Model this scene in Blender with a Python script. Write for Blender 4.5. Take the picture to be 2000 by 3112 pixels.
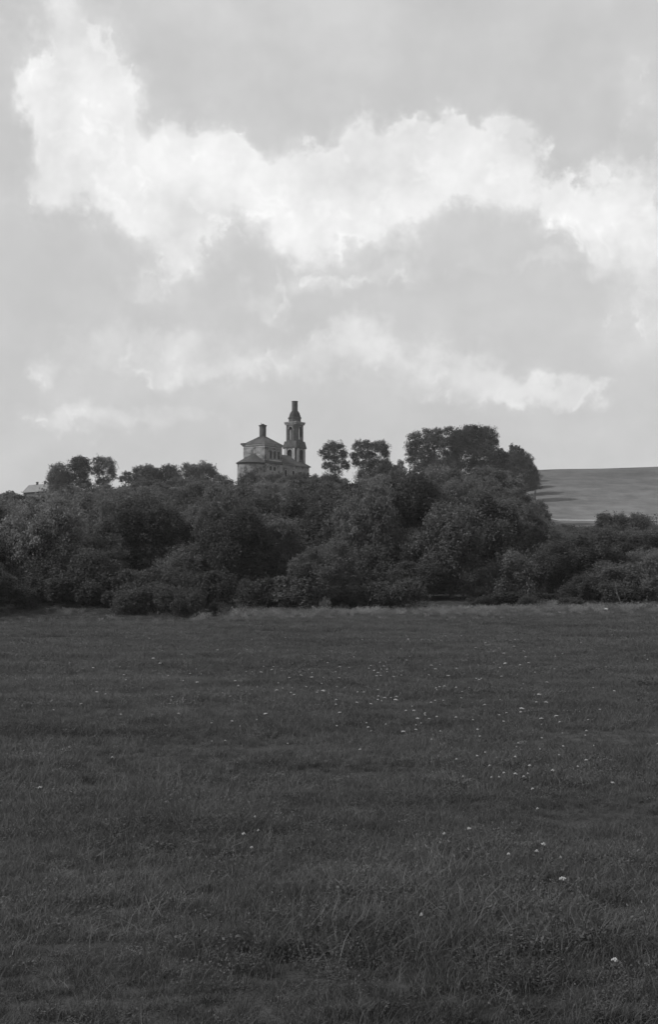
import bpy, math, random
import numpy as np
from mathutils import Vector, Matrix

for o in list(bpy.data.objects):
    bpy.data.objects.remove(o)
SC = bpy.context.scene
COL = SC.collection

# ------------------------------------------------------------------ camera
F = 4000.0                      # focal length in photograph pixels
W0, H0 = 2000.0, 3112.0
CX, CY = W0 / 2, H0 / 2
HORIZON = 1805.0
CAMH = 1.7
PITCH = math.atan((HORIZON - CY) / F)
cam = bpy.data.cameras.new('camera')
cam_o = bpy.data.objects.new('camera', cam)
COL.objects.link(cam_o)
cam.sensor_fit = 'VERTICAL'
cam.sensor_height = 36.0
cam.lens = F / H0 * 36.0
cam.clip_start = 0.1
cam.clip_end = 20000
cam_o.location = (0, 0, CAMH)
cam_o.rotation_euler = (math.pi / 2 + PITCH, 0, 0)
SC.camera = cam_o
cp, sp = math.cos(PITCH), math.sin(PITCH)


def ray(px, py):
    a, b = (px - CX) / F, (CY - py) / F
    return (a, cp - b * sp, sp + b * cp)


def at(px, py, Y):
    """point on the line of sight of a photograph pixel, Y metres ahead"""
    d = ray(px, py)
    t = Y / d[1]
    return (d[0] * t, Y, CAMH + d[2] * t)


def row_of(Y, z):
    v = (z - CAMH)
    fwd = Y * cp + v * sp
    up = -Y * sp + v * cp
    return CY - F * up / fwd


# ------------------------------------------------------------------ light
SUN_EL = 40.0
SUN_AZ = -108.0                 # degrees clockwise from +Y: to the left, a little behind the camera
sa, se = math.radians(SUN_AZ), math.radians(SUN_EL)
to_sun = Vector((math.sin(sa) * math.cos(se), math.cos(sa) * math.cos(se), math.sin(se)))
sun = bpy.data.lights.new('sun', 'SUN')
sun.energy = 3.3
sun.angle = math.radians(0.6)
sun.color = (1, 1, 1)           # black-and-white film
sun_o = bpy.data.objects.new('sun', sun)
COL.objects.link(sun_o)
sun_o.rotation_euler = to_sun.to_track_quat('Z', 'Y').to_euler()
sun_o.location = (-200, -60, 200)

SC.view_settings.view_transform = 'Standard'
SC.view_settings.look = 'None'
SC.view_settings.exposure = 0.0
SC.view_settings.gamma = 1.0
SC.render.engine = 'CYCLES'
SC.cycles.max_bounces = 4
SC.cycles.diffuse_bounces = 2
SC.cycles.transmission_bounces = 3

# ------------------------------------------------------------------ sky with broken cumulus
world = bpy.data.worlds.new('World')
SC.world = world
world.use_nodes = True
wt = world.node_tree
wt.nodes.clear()


class NT:
    def __init__(s, t):
        s.t = t

    def n(s, typ, **kw):
        nd = s.t.nodes.new(typ)
        for k, v in kw.items():
            setattr(nd, k, v)
        return nd

    def put(s, sock, v):
        if hasattr(v, 'is_linked') or hasattr(v, 'links'):
            s.t.links.new(v, sock)
        else:
            sock.default_value = v

    def m(s, op, a, b=None, c=None, clamp=False):
        nd = s.n('ShaderNodeMath', operation=op)
        nd.use_clamp = clamp
        s.put(nd.inputs[0], a)
        if b is not None:
            s.put(nd.inputs[1], b)
        if c is not None:
            s.put(nd.inputs[2], c)
        return nd.outputs[0]

    def v(s, op, a, b=None, c=None, out='Vector'):
        nd = s.n('ShaderNodeVectorMath', operation=op)
        s.put(nd.inputs[0], a)
        if b is not None:
            s.put(nd.inputs[1], b)
        if c is not None:
            s.put(nd.inputs[2], c)
        return nd.outputs[out]

    def noise(s, vec, scale, detail=5, rough=0.55, out=0, lac=2.0, dim='3D'):
        nd = s.n('ShaderNodeTexNoise', noise_dimensions=dim)
        s.put(nd.inputs['Vector'], vec)
        nd.inputs['Scale'].default_value = scale
        nd.inputs['Detail'].default_value = detail
        nd.inputs['Roughness'].default_value = rough
        nd.inputs['Lacunarity'].default_value = lac
        return nd.outputs[out]

    def rng(s, val, a, b, c=0.0, d=1.0, smooth=True):
        nd = s.n('ShaderNodeMapRange')
        nd.interpolation_type = 'SMOOTHSTEP' if smooth else 'LINEAR'
        s.put(nd.inputs['Value'], val)
        for i, q in zip((1, 2, 3, 4), (a, b, c, d)):
            s.put(nd.inputs[i], q)
        return nd.outputs[0]

    def gray(s, val):
        nd = s.n('ShaderNodeCombineColor')
        for i in range(3):
            s.put(nd.inputs[i], val)
        return nd.outputs[0]


w = NT(wt)
SKY_STRENGTH = 0.1
sky = w.n('ShaderNodeTexSky', sky_type='NISHITA')
sky.sun_disc = False
sky.sun_elevation = se
sky.sun_rotation = sa
sky.air_density = 1.0
sky.dust_density = 2.0
sky.ozone_density = 1.0
bw = w.n('ShaderNodeRGBToBW')
wt.links.new(sky.outputs[0], bw.inputs[0])
tc = w.n('ShaderNodeTexCoord')
dirv = tc.outputs['Generated']
sep = w.n('ShaderNodeSeparateXYZ')
wt.links.new(dirv, sep.inputs[0])
az = w.m('ARCTAN2', sep.outputs[0], sep.outputs[1])
el = w.m('ARCSINE', sep.outputs[2])
cmb = w.n('ShaderNodeCombineXYZ')
wt.links.new(az, cmb.inputs[0])
wt.links.new(el, cmb.inputs[1])
P = cmb.outputs[0]
n_big = w.noise(P, 11.0, 4, 0.6, out=1, dim='2D')
warp = w.v('MULTIPLY_ADD', w.v('SUBTRACT', n_big, (0.5, 0.5, 0.5)), (0.085, 0.07, 0.0), P)
n_fine = w.noise(P, 45.0, 4, 0.65, out=1, dim='2D')
warp = w.v('MULTIPLY_ADD', w.v('SUBTRACT', n_fine, (0.5, 0.5, 0.5)), (0.030, 0.028, 0.0), warp)


def blobs(lst, under):
    tot = None
    for (px, py, rx, ry, amp) in lst:
        d = Vector(ray(px, py)).normalized()
        a0, e0 = math.atan2(d.x, d.y), math.asin(d.z)
        kx, ky = F / (rx * 1.8), F / (ry * 1.7)
        q = w.v('MULTIPLY_ADD', warp, (kx, ky, 0), (-a0 * kx, -e0 * ky, 0))
        if under:                       # tops firm, undersides drawn out
            q = w.v('MAXIMUM', q, w.v('MULTIPLY', q, (-1.0, -1.0 / under, 0)))
        f = w.rng(w.v('LENGTH', q, out='Value'), 1.1, 0.05, 0.0, amp)
        tot = f if tot is None else w.m('ADD', tot, f)
    return tot


CRISP = [(1010, 560, 230, 110, .6), (1370, 470, 200, 70, .6), (560, 540, 200, 110, .55), (230, 230, 150, 190, .5), (215, 90, 110, 150, .95), (275, 320, 120, 120, 1.0), (130, 270, 60, 60, .5), (350, 460, 110, 90, .85), (140, 540, 110, 40, .5),
         (530, 365, 70, 50, .8), (600, 445, 110, 60, .7), (480, 570, 150, 110, .8), (730, 480, 120, 75, .75), (500, 720, 130, 80, .55), (650, 570, 110, 60, .6), (330, 560, 90, 60, .5), (960, 520, 70, 60, .6),
         (1150, 420, 90, 80, 1.0), (1030, 480, 90, 75, .85), (1290, 440, 130, 65, .95), (1480, 440, 110, 75, 1.0), (1555, 500, 80, 70, .7), (1545, 385, 40, 30, .5),
         (1050, 610, 170, 70, .8), (1380, 480, 120, 50, .5), (1200, 500, 110, 60, .5), (1740, 640, 110, 60, .6), (860, 560, 110, 80, .75), (1680, 580, 70, 40, .8), (1860, 600, 150, 80, 1.2), (1950, 800, 130, 160, .8), (1975, 330, 60, 200, .45)]
SOFT = [(900, 1060, 300, 90, .35), (1400, 1100, 280, 80, .38), (480, 1080, 240, 80, .38), (1650, 1220, 240, 70, .45), (320, 1290, 240, 50, .4), (1150, 820, 300, 70, .35), (1080, 830, 170, 50, .45), (420, 860, 110, 50, .6), (800, 905, 100, 50, .75), (460, 1000, 150, 50, .55), (1620, 800, 150, 35, .5),
        (1040, 1030, 100, 60, .6), (290, 1080, 80, 50, .4), (880, 1110, 160, 60, .45), (1310, 1060, 90, 60, .6), (560, 1130, 150, 55, .55),
        (1460, 1110, 70, 40, .7), (1590, 1170, 90, 45, .85), (1770, 1190, 80, 50, .9), (230, 1270, 150, 50, .6), (620, 1290, 140, 45, .4), (115, 1110, 50, 60, .7), (1320, 1180, 200, 50, .4)]
tex = w.noise(P, 20.0, 6, 0.62, dim='2D')
tex2 = w.noise(w.v('ADD', P, (3.1, 1.7, 0.0)), 13.0, 4, 0.6, dim='2D')
vo = w.n('ShaderNodeTexVoronoi', feature='SMOOTH_F1', voronoi_dimensions='2D')
w.put(vo.inputs['Vector'], warp)
vo.inputs['Scale'].default_value = 34.0
vo.inputs['Detail'].default_value = 2.5
vo.inputs['Roughness'].default_value = 0.55
vo.inputs['Smoothness'].default_value = 0.7
bil = w.rng(vo.outputs['Distance'], 0.15, 0.62, 1.0, 0.0, smooth=False)     # billowing heads
rough = w.m('ADD', w.m('MULTIPLY', w.m('SUBTRACT', bil, 0.5), 0.40), w.m('MULTIPLY', w.m('SUBTRACT', tex, 0.5), 1.5))
c1s = blobs(CRISP, 2.0)
c1 = w.m('ADD', c1s, w.m('MULTIPLY', rough, w.rng(c1s, 0.0, 0.5, 0.15, 0.8)))
c1 = w.m('MAXIMUM', w.rng(c1, 0.12, 1.25), w.m('MULTIPLY', w.rng(c1s, 0.05, 1.3), 0.5))
c2 = blobs(SOFT, None)
c2 = w.m('ADD', c2, w.m('MULTIPLY', rough, w.rng(c2, 0.0, 0.4, 0.3, 0.8)))
# the same broken cloud goes on all round the sky
wide = w.noise(w.v('MULTIPLY', dirv, (1.0, 1.0, 2.0)), 5.0, 4, 0.64)
wide = w.rng(wide, 0.38, 0.72, 0.0, 0.6)
cl = w.m('MAXIMUM', c1, w.m('MULTIPLY', w.rng(c2, 0.05, 1.15), 0.66))
cl = w.m('ADD', cl, w.m('MULTIPLY', wide, 0.30), clamp=True)
bright = w.m('ADD', w.rng(tex2, 0.3, 0.7, 7.3, 9.6, smooth=False), w.m('MULTIPLY', bil, 0.9))
base = w.rng(bw.outputs[0], 0.0, 14.0, 5.5, 7.1, smooth=False)      # thin high veil over the blue
base = w.m('MULTIPLY', base, w.rng(tex2, 0.3, 0.7, 0.96, 1.04, smooth=False))
rad = w.m('ADD', w.m('MULTIPLY', base, w.m('SUBTRACT', 1.0, cl)), w.m('MULTIPLY', cl, bright))
bg = w.n('ShaderNodeBackground')
wt.links.new(w.gray(rad), bg.inputs[0])
bg.inputs[1].default_value = SKY_STRENGTH
wo = w.n('ShaderNodeOutputWorld')
wt.links.new(bg.outputs[0], wo.inputs[0])
world.cycles.sampling_method = 'NONE'      # an even bright sky needs no importance map


# ------------------------------------------------------------------ materials (neutral greys: black-and-white film)
def new_mat(name):
    m = bpy.data.materials.new(name)
    m.use_nodes = True
    t = m.node_tree
    t.nodes.clear()
    k = NT(t)
    out = k.n('ShaderNodeOutputMaterial')
    return m, k, out


def surf_mat(name, lo, hi, scale=1.0, rough=0.9, bump=0.0, bscale=8.0, detail=6, spots=None, spec=0.2):
    """grey surface between lo and hi by noise; spots = (value, scale, threshold)"""
    m, k, out = new_mat(name)
    tcn = k.n('ShaderNodeTexCoord')
    co = tcn.outputs['Object']
    v = k.rng(k.noise(co, scale, detail, 0.62), 0.3, 0.7, lo, hi)
    if spots:
        for (sv, ss, th) in spots:
            f = k.rng(k.noise(co, ss, 5, 0.6), th, th + 0.08)
            v = k.m('ADD', k.m('MULTIPLY', v, k.m('SUBTRACT', 1.0, f)), k.m('MULTIPLY', f, sv))
    p = k.n('ShaderNodeBsdfPrincipled')
    k.t.links.new(k.gray(v), p.inputs['Base Color'])
    p.inputs['Roughness'].default_value = rough
    p.inputs['Specular IOR Level'].default_value = spec
    if bump:
        b = k.n('ShaderNodeBump')
        b.inputs['Strength'].default_value = bump
        b.inputs['Distance'].default_value = 0.1
        k.t.links.new(k.noise(co, bscale, 6, 0.6), b.inputs['Height'])
        k.t.links.new(b.outputs[0], p.inputs['Normal'])
    k.t.links.new(p.outputs[0], out.inputs[0])
    return m


def leaf_mat(name, g, var=0.35, trans=0.42, inst=False, rnd=0.35):
    m, k, out = new_mat(name)
    a = k.n('ShaderNodeAttribute')
    a.attribute_name = 'tone'
    a.attribute_type = 'INSTANCER' if inst else 'GEOMETRY'
    tone = a.outputs['Fac']
    oi = k.n('ShaderNodeObjectInfo')
    v = k.m('MULTIPLY', k.m('MULTIPLY_ADD', tone, 2 * var * g, g * (1 - var)),
            k.m('MULTIPLY_ADD', oi.outputs['Random'], 2 * rnd, 1 - rnd))
    c = k.gray(v)
    p = k.n('ShaderNodeBsdfPrincipled')
    k.t.links.new(c, p.inputs['Base Color'])
    p.inputs['Roughness'].default_value = 0.6
    p.inputs['Specular IOR Level'].default_value = 0.4 if inst else 0.12
    tr = k.n('ShaderNodeBsdfTranslucent')
    k.t.links.new(c, tr.inputs[0])
    mx = k.n('ShaderNodeMixShader')
    mx.inputs[0].default_value = trans
    k.t.links.new(p.outputs[0], mx.inputs[1])
    k.t.links.new(tr.outputs[0], mx.inputs[2])
    k.t.links.new(mx.outputs[0], out.inputs[0])
    return m


M = {}
M['plaster'] = surf_mat('old_plaster', 0.16, 0.27, 0.5, 0.95, 0.5, 3.0, spots=[(0.085, 0.6, 0.53), (0.34, 1.0, 0.60), (0.06, 1.7, 0.64)])
M['brick'] = surf_mat('weathered_brick', 0.055, 0.10, 0.8, 0.95, 0.5, 5.0, spots=[(0.19, 1.1, 0.63)])
M['trim'] = surf_mat('whitewashed_trim', 0.28, 0.44, 0.9, 0.95, 0.4, 5.0, spots=[(0.12, 1.2, 0.6)])
M['roof'] = surf_mat('rusted_sheet_roof', 0.045, 0.085, 0.7, 0.7, 0.2, 3.0, spots=[(0.18, 0.8, 0.64)])
M['dome'] = surf_mat('rusted_dome_sheet', 0.016, 0.03, 0.9, 0.7, 0.2, 3.0)
M['dark'] = surf_mat('dark_panes_and_shade', 0.012, 0.022, 2.0, 0.9)  # glass panes and bars; also shade painted into tower arches and niche
M['shed_roof'] = surf_mat('pale_slate_roof', 0.15, 0.20, 1.2, 0.8)
M['shed_wall'] = surf_mat('dark_log_wall', 0.05, 0.08, 2.0, 0.9)
M['bark'] = surf_mat('bark', 0.05, 0.11, 3.0, 0.95, 0.5, 12.0)
M['deadwood'] = surf_mat('dead_wood', 0.06, 0.12, 4.0, 0.95, 0.5, 12.0)
M['stone'] = surf_mat('pale_stone', 0.45, 0.62, 6.0, 0.9, 0.5, 14.0)
M['petal'] = surf_mat('white_petals', 0.28, 0.42, 30.0, 0.8)
M['stem'] = surf_mat('stem', 0.06, 0.09, 20.0, 0.8)
M['track'] = surf_mat('dusty_track', 0.26, 0.34, 0.4, 0.95)
M['leaf'] = leaf_mat('leaves', 0.112, rnd=.42)
M['leaf_dark'] = leaf_mat('dark_leaves', 0.074, rnd=.25)
M['leaf_pale'] = leaf_mat('pale_leaves', 0.135)
M['grass'] = leaf_mat('grass_blades', 0.084, 0.7, 0.35, inst=True, rnd=0.18)
M['dry'] = leaf_mat('dry_stalks', 0.125, 0.5, 0.2, inst=True, rnd=0.2)
M['weeds'] = leaf_mat('tall_weeds', 0.165, 0.4, 0.35, inst=True, rnd=0.2)


# ------------------------------------------------------------------ helpers
def tag(o, label=None, cat=None, group=None, kind=None):
    if label:
        o['label'] = label
    if cat:
        o['category'] = cat
    if group:
        o['group'] = group
    if kind:
        o['kind'] = kind
    return o


def empty(name, loc, rz=0.0, scale=None):
    o = bpy.data.objects.new(name, None)
    o.empty_display_size = 0.5
    COL.objects.link(o)
    o.location = loc
    o.rotation_euler = (0, 0, rz)
    if scale:
        o.scale = scale
    return o


def link_mesh(name, me, parent=None):
    o = bpy.data.objects.new(name, me)
    COL.objects.link(o)
    o.parent = parent
    return o


class MB:
    """collects closed shapes; build() links them as one mesh object"""
    def __init__(s):
        s.v, s.f = [], []

    def add(s, vs, fs):
        n = len(s.v)
        s.v += [tuple(q) for q in vs]
        s.f += [tuple(i + n for i in f) for f in fs]
        return s

    def box(s, x0, x1, y0, y1, z0, z1):
        vs = [(x0, y0, z0), (x1, y0, z0), (x1, y1, z0), (x0, y1, z0), (x0, y0, z1), (x1, y0, z1), (x1, y1, z1), (x0, y1, z1)]
        return s.add(vs, [(0, 3, 2, 1), (4, 5, 6, 7), (0, 1, 5, 4), (1, 2, 6, 5), (2, 3, 7, 6), (3, 0, 4, 7)])

    def prism(s, bottom, top):
        n = len(bottom)
        fs = [tuple(range(n - 1, -1, -1)), tuple(range(n, 2 * n))]
        fs += [(i, (i + 1) % n, n + (i + 1) % n, n + i) for i in range(n)]
        return s.add(list(bottom) + list(top), fs)

    def lathe(s, prof, seg, cx=0, cy=0, a0=0.0, wob=None):
        vs, fs = [], []
        for j, (r, z) in enumerate(prof):
            for i in range(seg):
                a = a0 + 2 * math.pi * i / seg
                zz = z + (wob(a, j) if wob else 0)
                vs.append((cx + r * math.cos(a), cy + r * math.sin(a), zz))
        for j in range(len(prof) - 1):
            for i in range(seg):
                k = (i + 1) % seg
                fs.append((j * seg + i, j * seg + k, (j + 1) * seg + k, (j + 1) * seg + i))
        fs.append(tuple(range(seg - 1, -1, -1)))
        fs.append(tuple((len(prof) - 1) * seg + i for i in range(seg)))
        return s.add(vs, fs)

    def tube(s, pts, rad, seg=6):
        vs, fs = [], []
        pts = [Vector(p) for p in pts]
        for j, p in enumerate(pts):
            d = (pts[min(j + 1, len(pts) - 1)] - pts[max(j - 1, 0)]).normalized()
            a = d.cross(Vector((0.31, 0.95, 0.05))).normalized()
            b = d.cross(a)
            for i in range(seg):
                t = 2 * math.pi * i / seg
                vs.append(p + (a * math.cos(t) + b * math.sin(t)) * rad[j])
        for j in range(len(pts) - 1):
            for i in range(seg):
                k = (i + 1) % seg
                fs.append((j * seg + i, j * seg + k, (j + 1) * seg + k, (j + 1) * seg + i))
        fs.append(tuple(range(seg)))
        fs.append(tuple((len(pts) - 1) * seg + i for i in range(seg - 1, -1, -1)))
        return s.add(vs, fs)

    def mesh(s, name, mat, smooth=False):
        me = bpy.data.meshes.new(name)
        me.from_pydata(s.v, [], s.f)
        for q in (mat if isinstance(mat, (list, tuple)) else [mat]):
            me.materials.append(q)
        if smooth:
            me.polygons.foreach_set('use_smooth', [True] * len(me.polygons))
        me.update()
        return me

    def build(s, name, mat, parent=None, smooth=False):
        return link_mesh(name, s.mesh(name, mat, smooth), parent)


def sstep(a, b, x):
    t = np.clip((x - a) / (b - a), 0, 1)
    return t * t * (3 - 2 * t)


# ------------------------------------------------------------------ ground
MAIN_Y = [0, 112, 150, 200, 300, 400, 450, 600, 1200, 9000]
MAIN_Z = [0, 0, 3.6, 9.3, 20, 31, 35.3, 37, 37, 30]
RIGHT_Y = [0, 112, 200, 300, 400, 440, 470, 540, 620, 700, 1000, 9000]
RIGHT_Z = [0, 0, 3.6, 9.0, 15.5, 22.5, 28.0, 44.2, 60.0, 65.0, 67.0, 40]


def hnoise(x, y):
    return (0.5 * np.sin(0.31 * x + 0.17 * y + 0.6) + 0.4 * np.sin(0.13 * x - 0.23 * y + 1.9)
            + 0.3 * np.sin(0.52 * x + 0.44 * y + 4.0) + 0.2 * np.sin(0.9 * x - 0.7 * y))


def terrain(x, y):
    x = np.asarray(x, float)
    y = np.asarray(y, float)
    yy = np.maximum(y, 0)
    zm = np.interp(yy, MAIN_Y, MAIN_Z)
    zr = np.interp(yy, RIGHT_Y, RIGHT_Z)
    a = np.interp(yy, [0, 112, 300, 450, 620, 1200], [25, 28, 42, 63, 55, 60])
    b = np.interp(yy, [0, 112, 300, 450, 620, 1200], [50, 45, 58, 80, 98, 140])
    wgt = sstep(a, b, x)
    z = zm * (1 - wgt) + zr * wgt
    z = z + 0.030 * np.clip(x - 95, 0, 300) * wgt * sstep(480, 620, yy)
    near = 1 - sstep(100, 140, yy)
    z = z + 0.0125 * np.clip(x, -60, 60) * sstep(15, 112, yy) * near
    z = z + 0.045 * hnoise(x * 0.55, y * 0.8) * near + 0.35 * hnoise(x * 0.2, y * 0.2) * (1 - near)
    # shallow ditch with a lip along the far left edge of the meadow
    edge = 79 + 0.35 * (x + 30) + 1.2 * np.sin(x * 0.35)
    dip = sstep(0, 3.5, y - edge) * (1 - sstep(108, 122, y)) * (1 - sstep(-17, -4, x))
    z = z - 0.85 * dip
    return z


def tz(x, y):
    return float(terrain(x, y))


def axis_pts(knots, steps):
    out = [knots[0]]
    for i, st in enumerate(steps):
        n = max(1, int(round((knots[i + 1] - knots[i]) / st)))
        out += list(np.linspace(knots[i], knots[i + 1], n + 1)[1:])
    return np.array(out)


gx = axis_pts([-2600, -1000, -250, -60, 60, 250, 1000, 2600], [200, 50, 4, 1.2, 4, 50, 200])
gy = axis_pts([-1500, -100, -10, 130, 650, 1500, 3400], [200, 10, 1.0, 4, 50, 200])
X, Y = np.meshgrid(gx, gy)
Z = terrain(X, Y)
nx, ny = len(gx), len(gy)
co = np.stack([X, Y, Z], -1).reshape(-1, 3)
ii = np.arange(nx * ny).reshape(ny, nx)
quads = np.stack([ii[:-1, :-1], ii[:-1, 1:], ii[1:, 1:], ii[1:, :-1]], -1).reshape(-1, 4)


def quad_mesh(name, co, quads, mat, tone=None, smooth=False):
    me = bpy.data.meshes.new(name)
    nq = len(quads)
    me.vertices.add(len(co))
    me.vertices.foreach_set('co', np.ascontiguousarray(co, dtype=np.float32).ravel())
    me.loops.add(nq * 4)
    me.loops.foreach_set('vertex_index', np.ascontiguousarray(quads, dtype=np.int32).ravel())
    me.polygons.add(nq)
    me.polygons.foreach_set('loop_start', np.arange(0, nq * 4, 4, dtype=np.int32))
    if smooth:
        me.polygons.foreach_set('use_smooth', np.ones(nq, dtype=bool))
    if tone is not None:
        at_ = me.attributes.new('tone', 'FLOAT', 'FACE')
        at_.data.foreach_set('value', np.ascontiguousarray(tone, dtype=np.float32))
    for q in (mat if isinstance(mat, (list, tuple)) else [mat]):
        me.materials.append(q)
    me.update(calc_edges=True)
    me.validate()
    return me


def ground_mat():
    m, k, out = new_mat('meadow_and_hill_ground')
    g = k.n('ShaderNodeNewGeometry')
    pos = g.outputs['Position']
    sp_ = k.n('ShaderNodeSeparateXYZ')
    k.t.links.new(pos, sp_.inputs[0])
    v = k.rng(k.noise(pos, 0.35, 8, 0.65), 0.3, 0.7, 0.03, 0.06)
    # mown pale grass on the far hill, in faint bands along the slope
    st = k.v('MULTIPLY', pos, (0.010, 0.022, 0.03))
    hv = k.rng(k.noise(st, 2.2, 6, 0.62), 0.3, 0.7, 0.092, 0.128)
    hv = k.m('MULTIPLY', hv, k.rng(k.noise(pos, 0.12, 9, 0.72), 0.25, 0.75, 0.7, 1.3))
    hv = k.m('MULTIPLY', hv, k.rng(sp_.outputs[1], 470.0, 600.0, 1.22, 0.9))
    far = k.rng(sp_.outputs[1], 425.0, 452.0)
    v = k.m('ADD', k.m('MULTIPLY', v, k.m('SUBTRACT', 1.0, far)), k.m('MULTIPLY', hv, far))
    p = k.n('ShaderNodeBsdfPrincipled')
    k.t.links.new(k.gray(v), p.inputs['Base Color'])
    p.inputs['Roughness'].default_value = 0.95
    p.inputs['Specular IOR Level'].default_value = 0.1
    b = k.n('ShaderNodeBump')
    b.inputs['Strength'].default_value = 0.6
    b.inputs['Distance'].default_value = 0.3
    k.t.links.new(k.noise(pos, 1.5, 6, 0.7), b.inputs['Height'])
    k.t.links.new(b.outputs[0], p.inputs['Normal'])
    k.t.links.new(p.outputs[0], out.inputs[0])
    return m


ground = link_mesh('ground', quad_mesh('ground', co, quads, ground_mat(), smooth=True))
tag(ground, kind='structure')


def strip(name, pts, width, mat, lift=0.05, nw=5):
    vs, qs = [], []
    for i, (x, y) in enumerate(pts):
        for j in range(nw):
            yy = y + (j / (nw - 1) - 0.5) * width
            vs.append((x, yy, tz(x, yy) + lift))
    for i in range(len(pts) - 1):
        for j in range(nw - 1):
            a = i * nw + j
            qs.append((a, a + nw, a + nw + 1, a + 1))
    o = link_mesh(name, quad_mesh(name, np.array(vs), np.array(qs), mat, smooth=True))
    return tag(o, kind='structure')


TRACKY = 470.0
strip('track', [(x, TRACKY + 1.2 * math.sin(x * 0.05)) for x in np.arange(79, 420, 3.0)], 3.0, M['track'], lift=0.12)

# ------------------------------------------------------------------ church on the hill
CHY = 450.0
PXU = 1 / 5.133                       # survey unit in photograph pixels
U = PXU * CHY / F                     # the same in metres at the church
c0 = at(680 + 605 * PXU, 1500, CHY)
CB = tz(c0[0], c0[1]) - 0.2
church = empty('church', (c0[0], c0[1], CB), math.radians(53.5))
tag(church, 'weathered pale church with bell tower, bare drums and apse on the wooded hilltop', 'church')


def hz(yu, Yd=CHY):
    return at(800, 1180 + yu * PXU, Yd)[2] - CB


def wall_panel(mb, p0, p1, z0, z1, th, openings):
    """upright wall from p0 to p1 (local xy), thickness th inwards (to the left of p0->p1); arched openings (a0,a1,zb,zt)"""
    p0, p1 = Vector((p0[0], p0[1], 0)), Vector((p1[0], p1[1], 0))
    L = (p1 - p0).length
    d = (p1 - p0) / L
    nrm = Vector((-d.y, d.x, 0)) * th

    def pr(a0, a1, zb0, zb1, zt):
        if a1 - a0 < 1e-4 or zt - max(zb0, zb1) < 1e-4:
            return
        A, B = p0 + d * a0, p0 + d * a1
        lo = [A + Vector((0, 0, zb0)), B + Vector((0, 0, zb1)), B + nrm + Vector((0, 0, zb1)), A + nrm + Vector((0, 0, zb0))]
        hi = [A + Vector((0, 0, zt)), B + Vector((0, 0, zt)), B + nrm + Vector((0, 0, zt)), A + nrm + Vector((0, 0, zt))]
        mb.prism(lo, hi)
    cols = {}
    for o in openings:
        cols.setdefault((o[0], o[1]), []).append(o)
    cur = 0.0
    for (a0, a1), ops in sorted(cols.items()):
        pr(cur, a0, z0, z0, z1)
        ops = sorted(ops, key=lambda q: q[2])
        zb = z0
        for q, (_, _, ob, ot) in enumerate(ops):
            pr(a0, a1, zb, zb, ob) if q == 0 else None
            nxt = ops[q + 1][2] if q + 1 < len(ops) else z1
            r = (a1 - a0) / 2
            ns = 8
            for i in range(ns):
                t0, t1 = math.pi * (1 - i / ns), math.pi * (1 - (i + 1) / ns)
                x0, x1 = a0 + r + r * math.cos(t0), a0 + r + r * math.cos(t1)
                y0, y1 = ot - r + r * math.sin(t0), ot - r + r * math.sin(t1)
                pr(x0, x1, y0, y1, nxt)
        cur = a1
    pr(cur, L, z0, z0, z1)


def window(parent, p0, p1, a0, a1, zb, zt, depth, frame=True, sur=True, name='window'):
    """dark arched pane set back in its opening, with a raised surround"""
    p0, p1 = Vector((p0[0], p0[1], 0)), Vector((p1[0], p1[1], 0))
    d = (p1 - p0).normalized()
    n = Vector((-d.y, d.x, 0))
    r = (a1 - a0) / 2

    def arch(g):
        pts = [(a0 - g, zb - (g if g > 0 else 0)), (a1 + g, zb - (g if g > 0 else 0))]
        for i in range(9):
            t = math.pi * i / 8
            pts.append((a0 + r + (r + g) * math.cos(t), zt - r + (r + g) * math.sin(t)))
        return pts

    def P3(q, dep):
        v = p0 + d * q[0] + n * dep
        return (v.x, v.y, q[1])
    pts = arch(0.02)
    mb = MB().prism([P3(q, depth) for q in pts], [P3(q, depth + 0.06) for q in pts])
    win = mb.build(name, M['dark'], parent)
    if frame:
        mb = MB()
        m_ = (a0 + a1) / 2
        for (xa, xb, za, zz) in [(m_ - 0.04, m_ + 0.04, zb, zt - 0.05), (a0, a1, zb + (zt - zb) * .45 - .04, zb + (zt - zb) * .45 + .04),
                                 (a0, a1, zb + (zt - zb) * .75 - .04, zb + (zt - zb) * .75 + .04)]:
            q = [(xa, za), (xb, za), (xb, zz), (xa, zz)]
            off = 0.0 if xb - xa < 0.1 else 0.004
            mb.prism([P3(c, depth - 0.07 - off) for c in q], [P3(c, depth - 0.01) for c in q])
        mb.build('window_bars', M['dark'], win)
    if sur:
        mb = MB()
        inn, outp = arch(0.0), arch(0.16)
        k = len(inn)
        for i in range(1, k):
            j = (i + 1) % k
            q = [inn[i], outp[i], outp[j], inn[j]]
            mb.prism([P3(c, -0.09) for c in q], [P3(c, 0.02) for c in q])
        mb.build('window_surround', M['trim'], win)
    return win


HS = 213 * U
zE, zApexN, zNeckT = hz(892), hz(757), hz(578)
zSill, zMid0, zMid1 = hz(1132), hz(1182), hz(1150)
L = 2 * HS
cornersCCW = [(-HS, -HS), (HS, -HS), (HS, HS), (-HS, HS)]
fr = [(.29, .43), (.52, .66), (.75, .89)]
up = (hz(1112), hz(985))
lw = (hz(1296), hz(1226))
lw2 = (hz(1395), hz(1335))
nave = MB()
south_ops = []
for (f0, f1) in fr:
    south_ops += [(f0 * L, f1 * L, up[0], up[1])]
    south_ops += [(f0 * L, f1 * L, lw[0], lw[1])] if f0 < .7 else []
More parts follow.
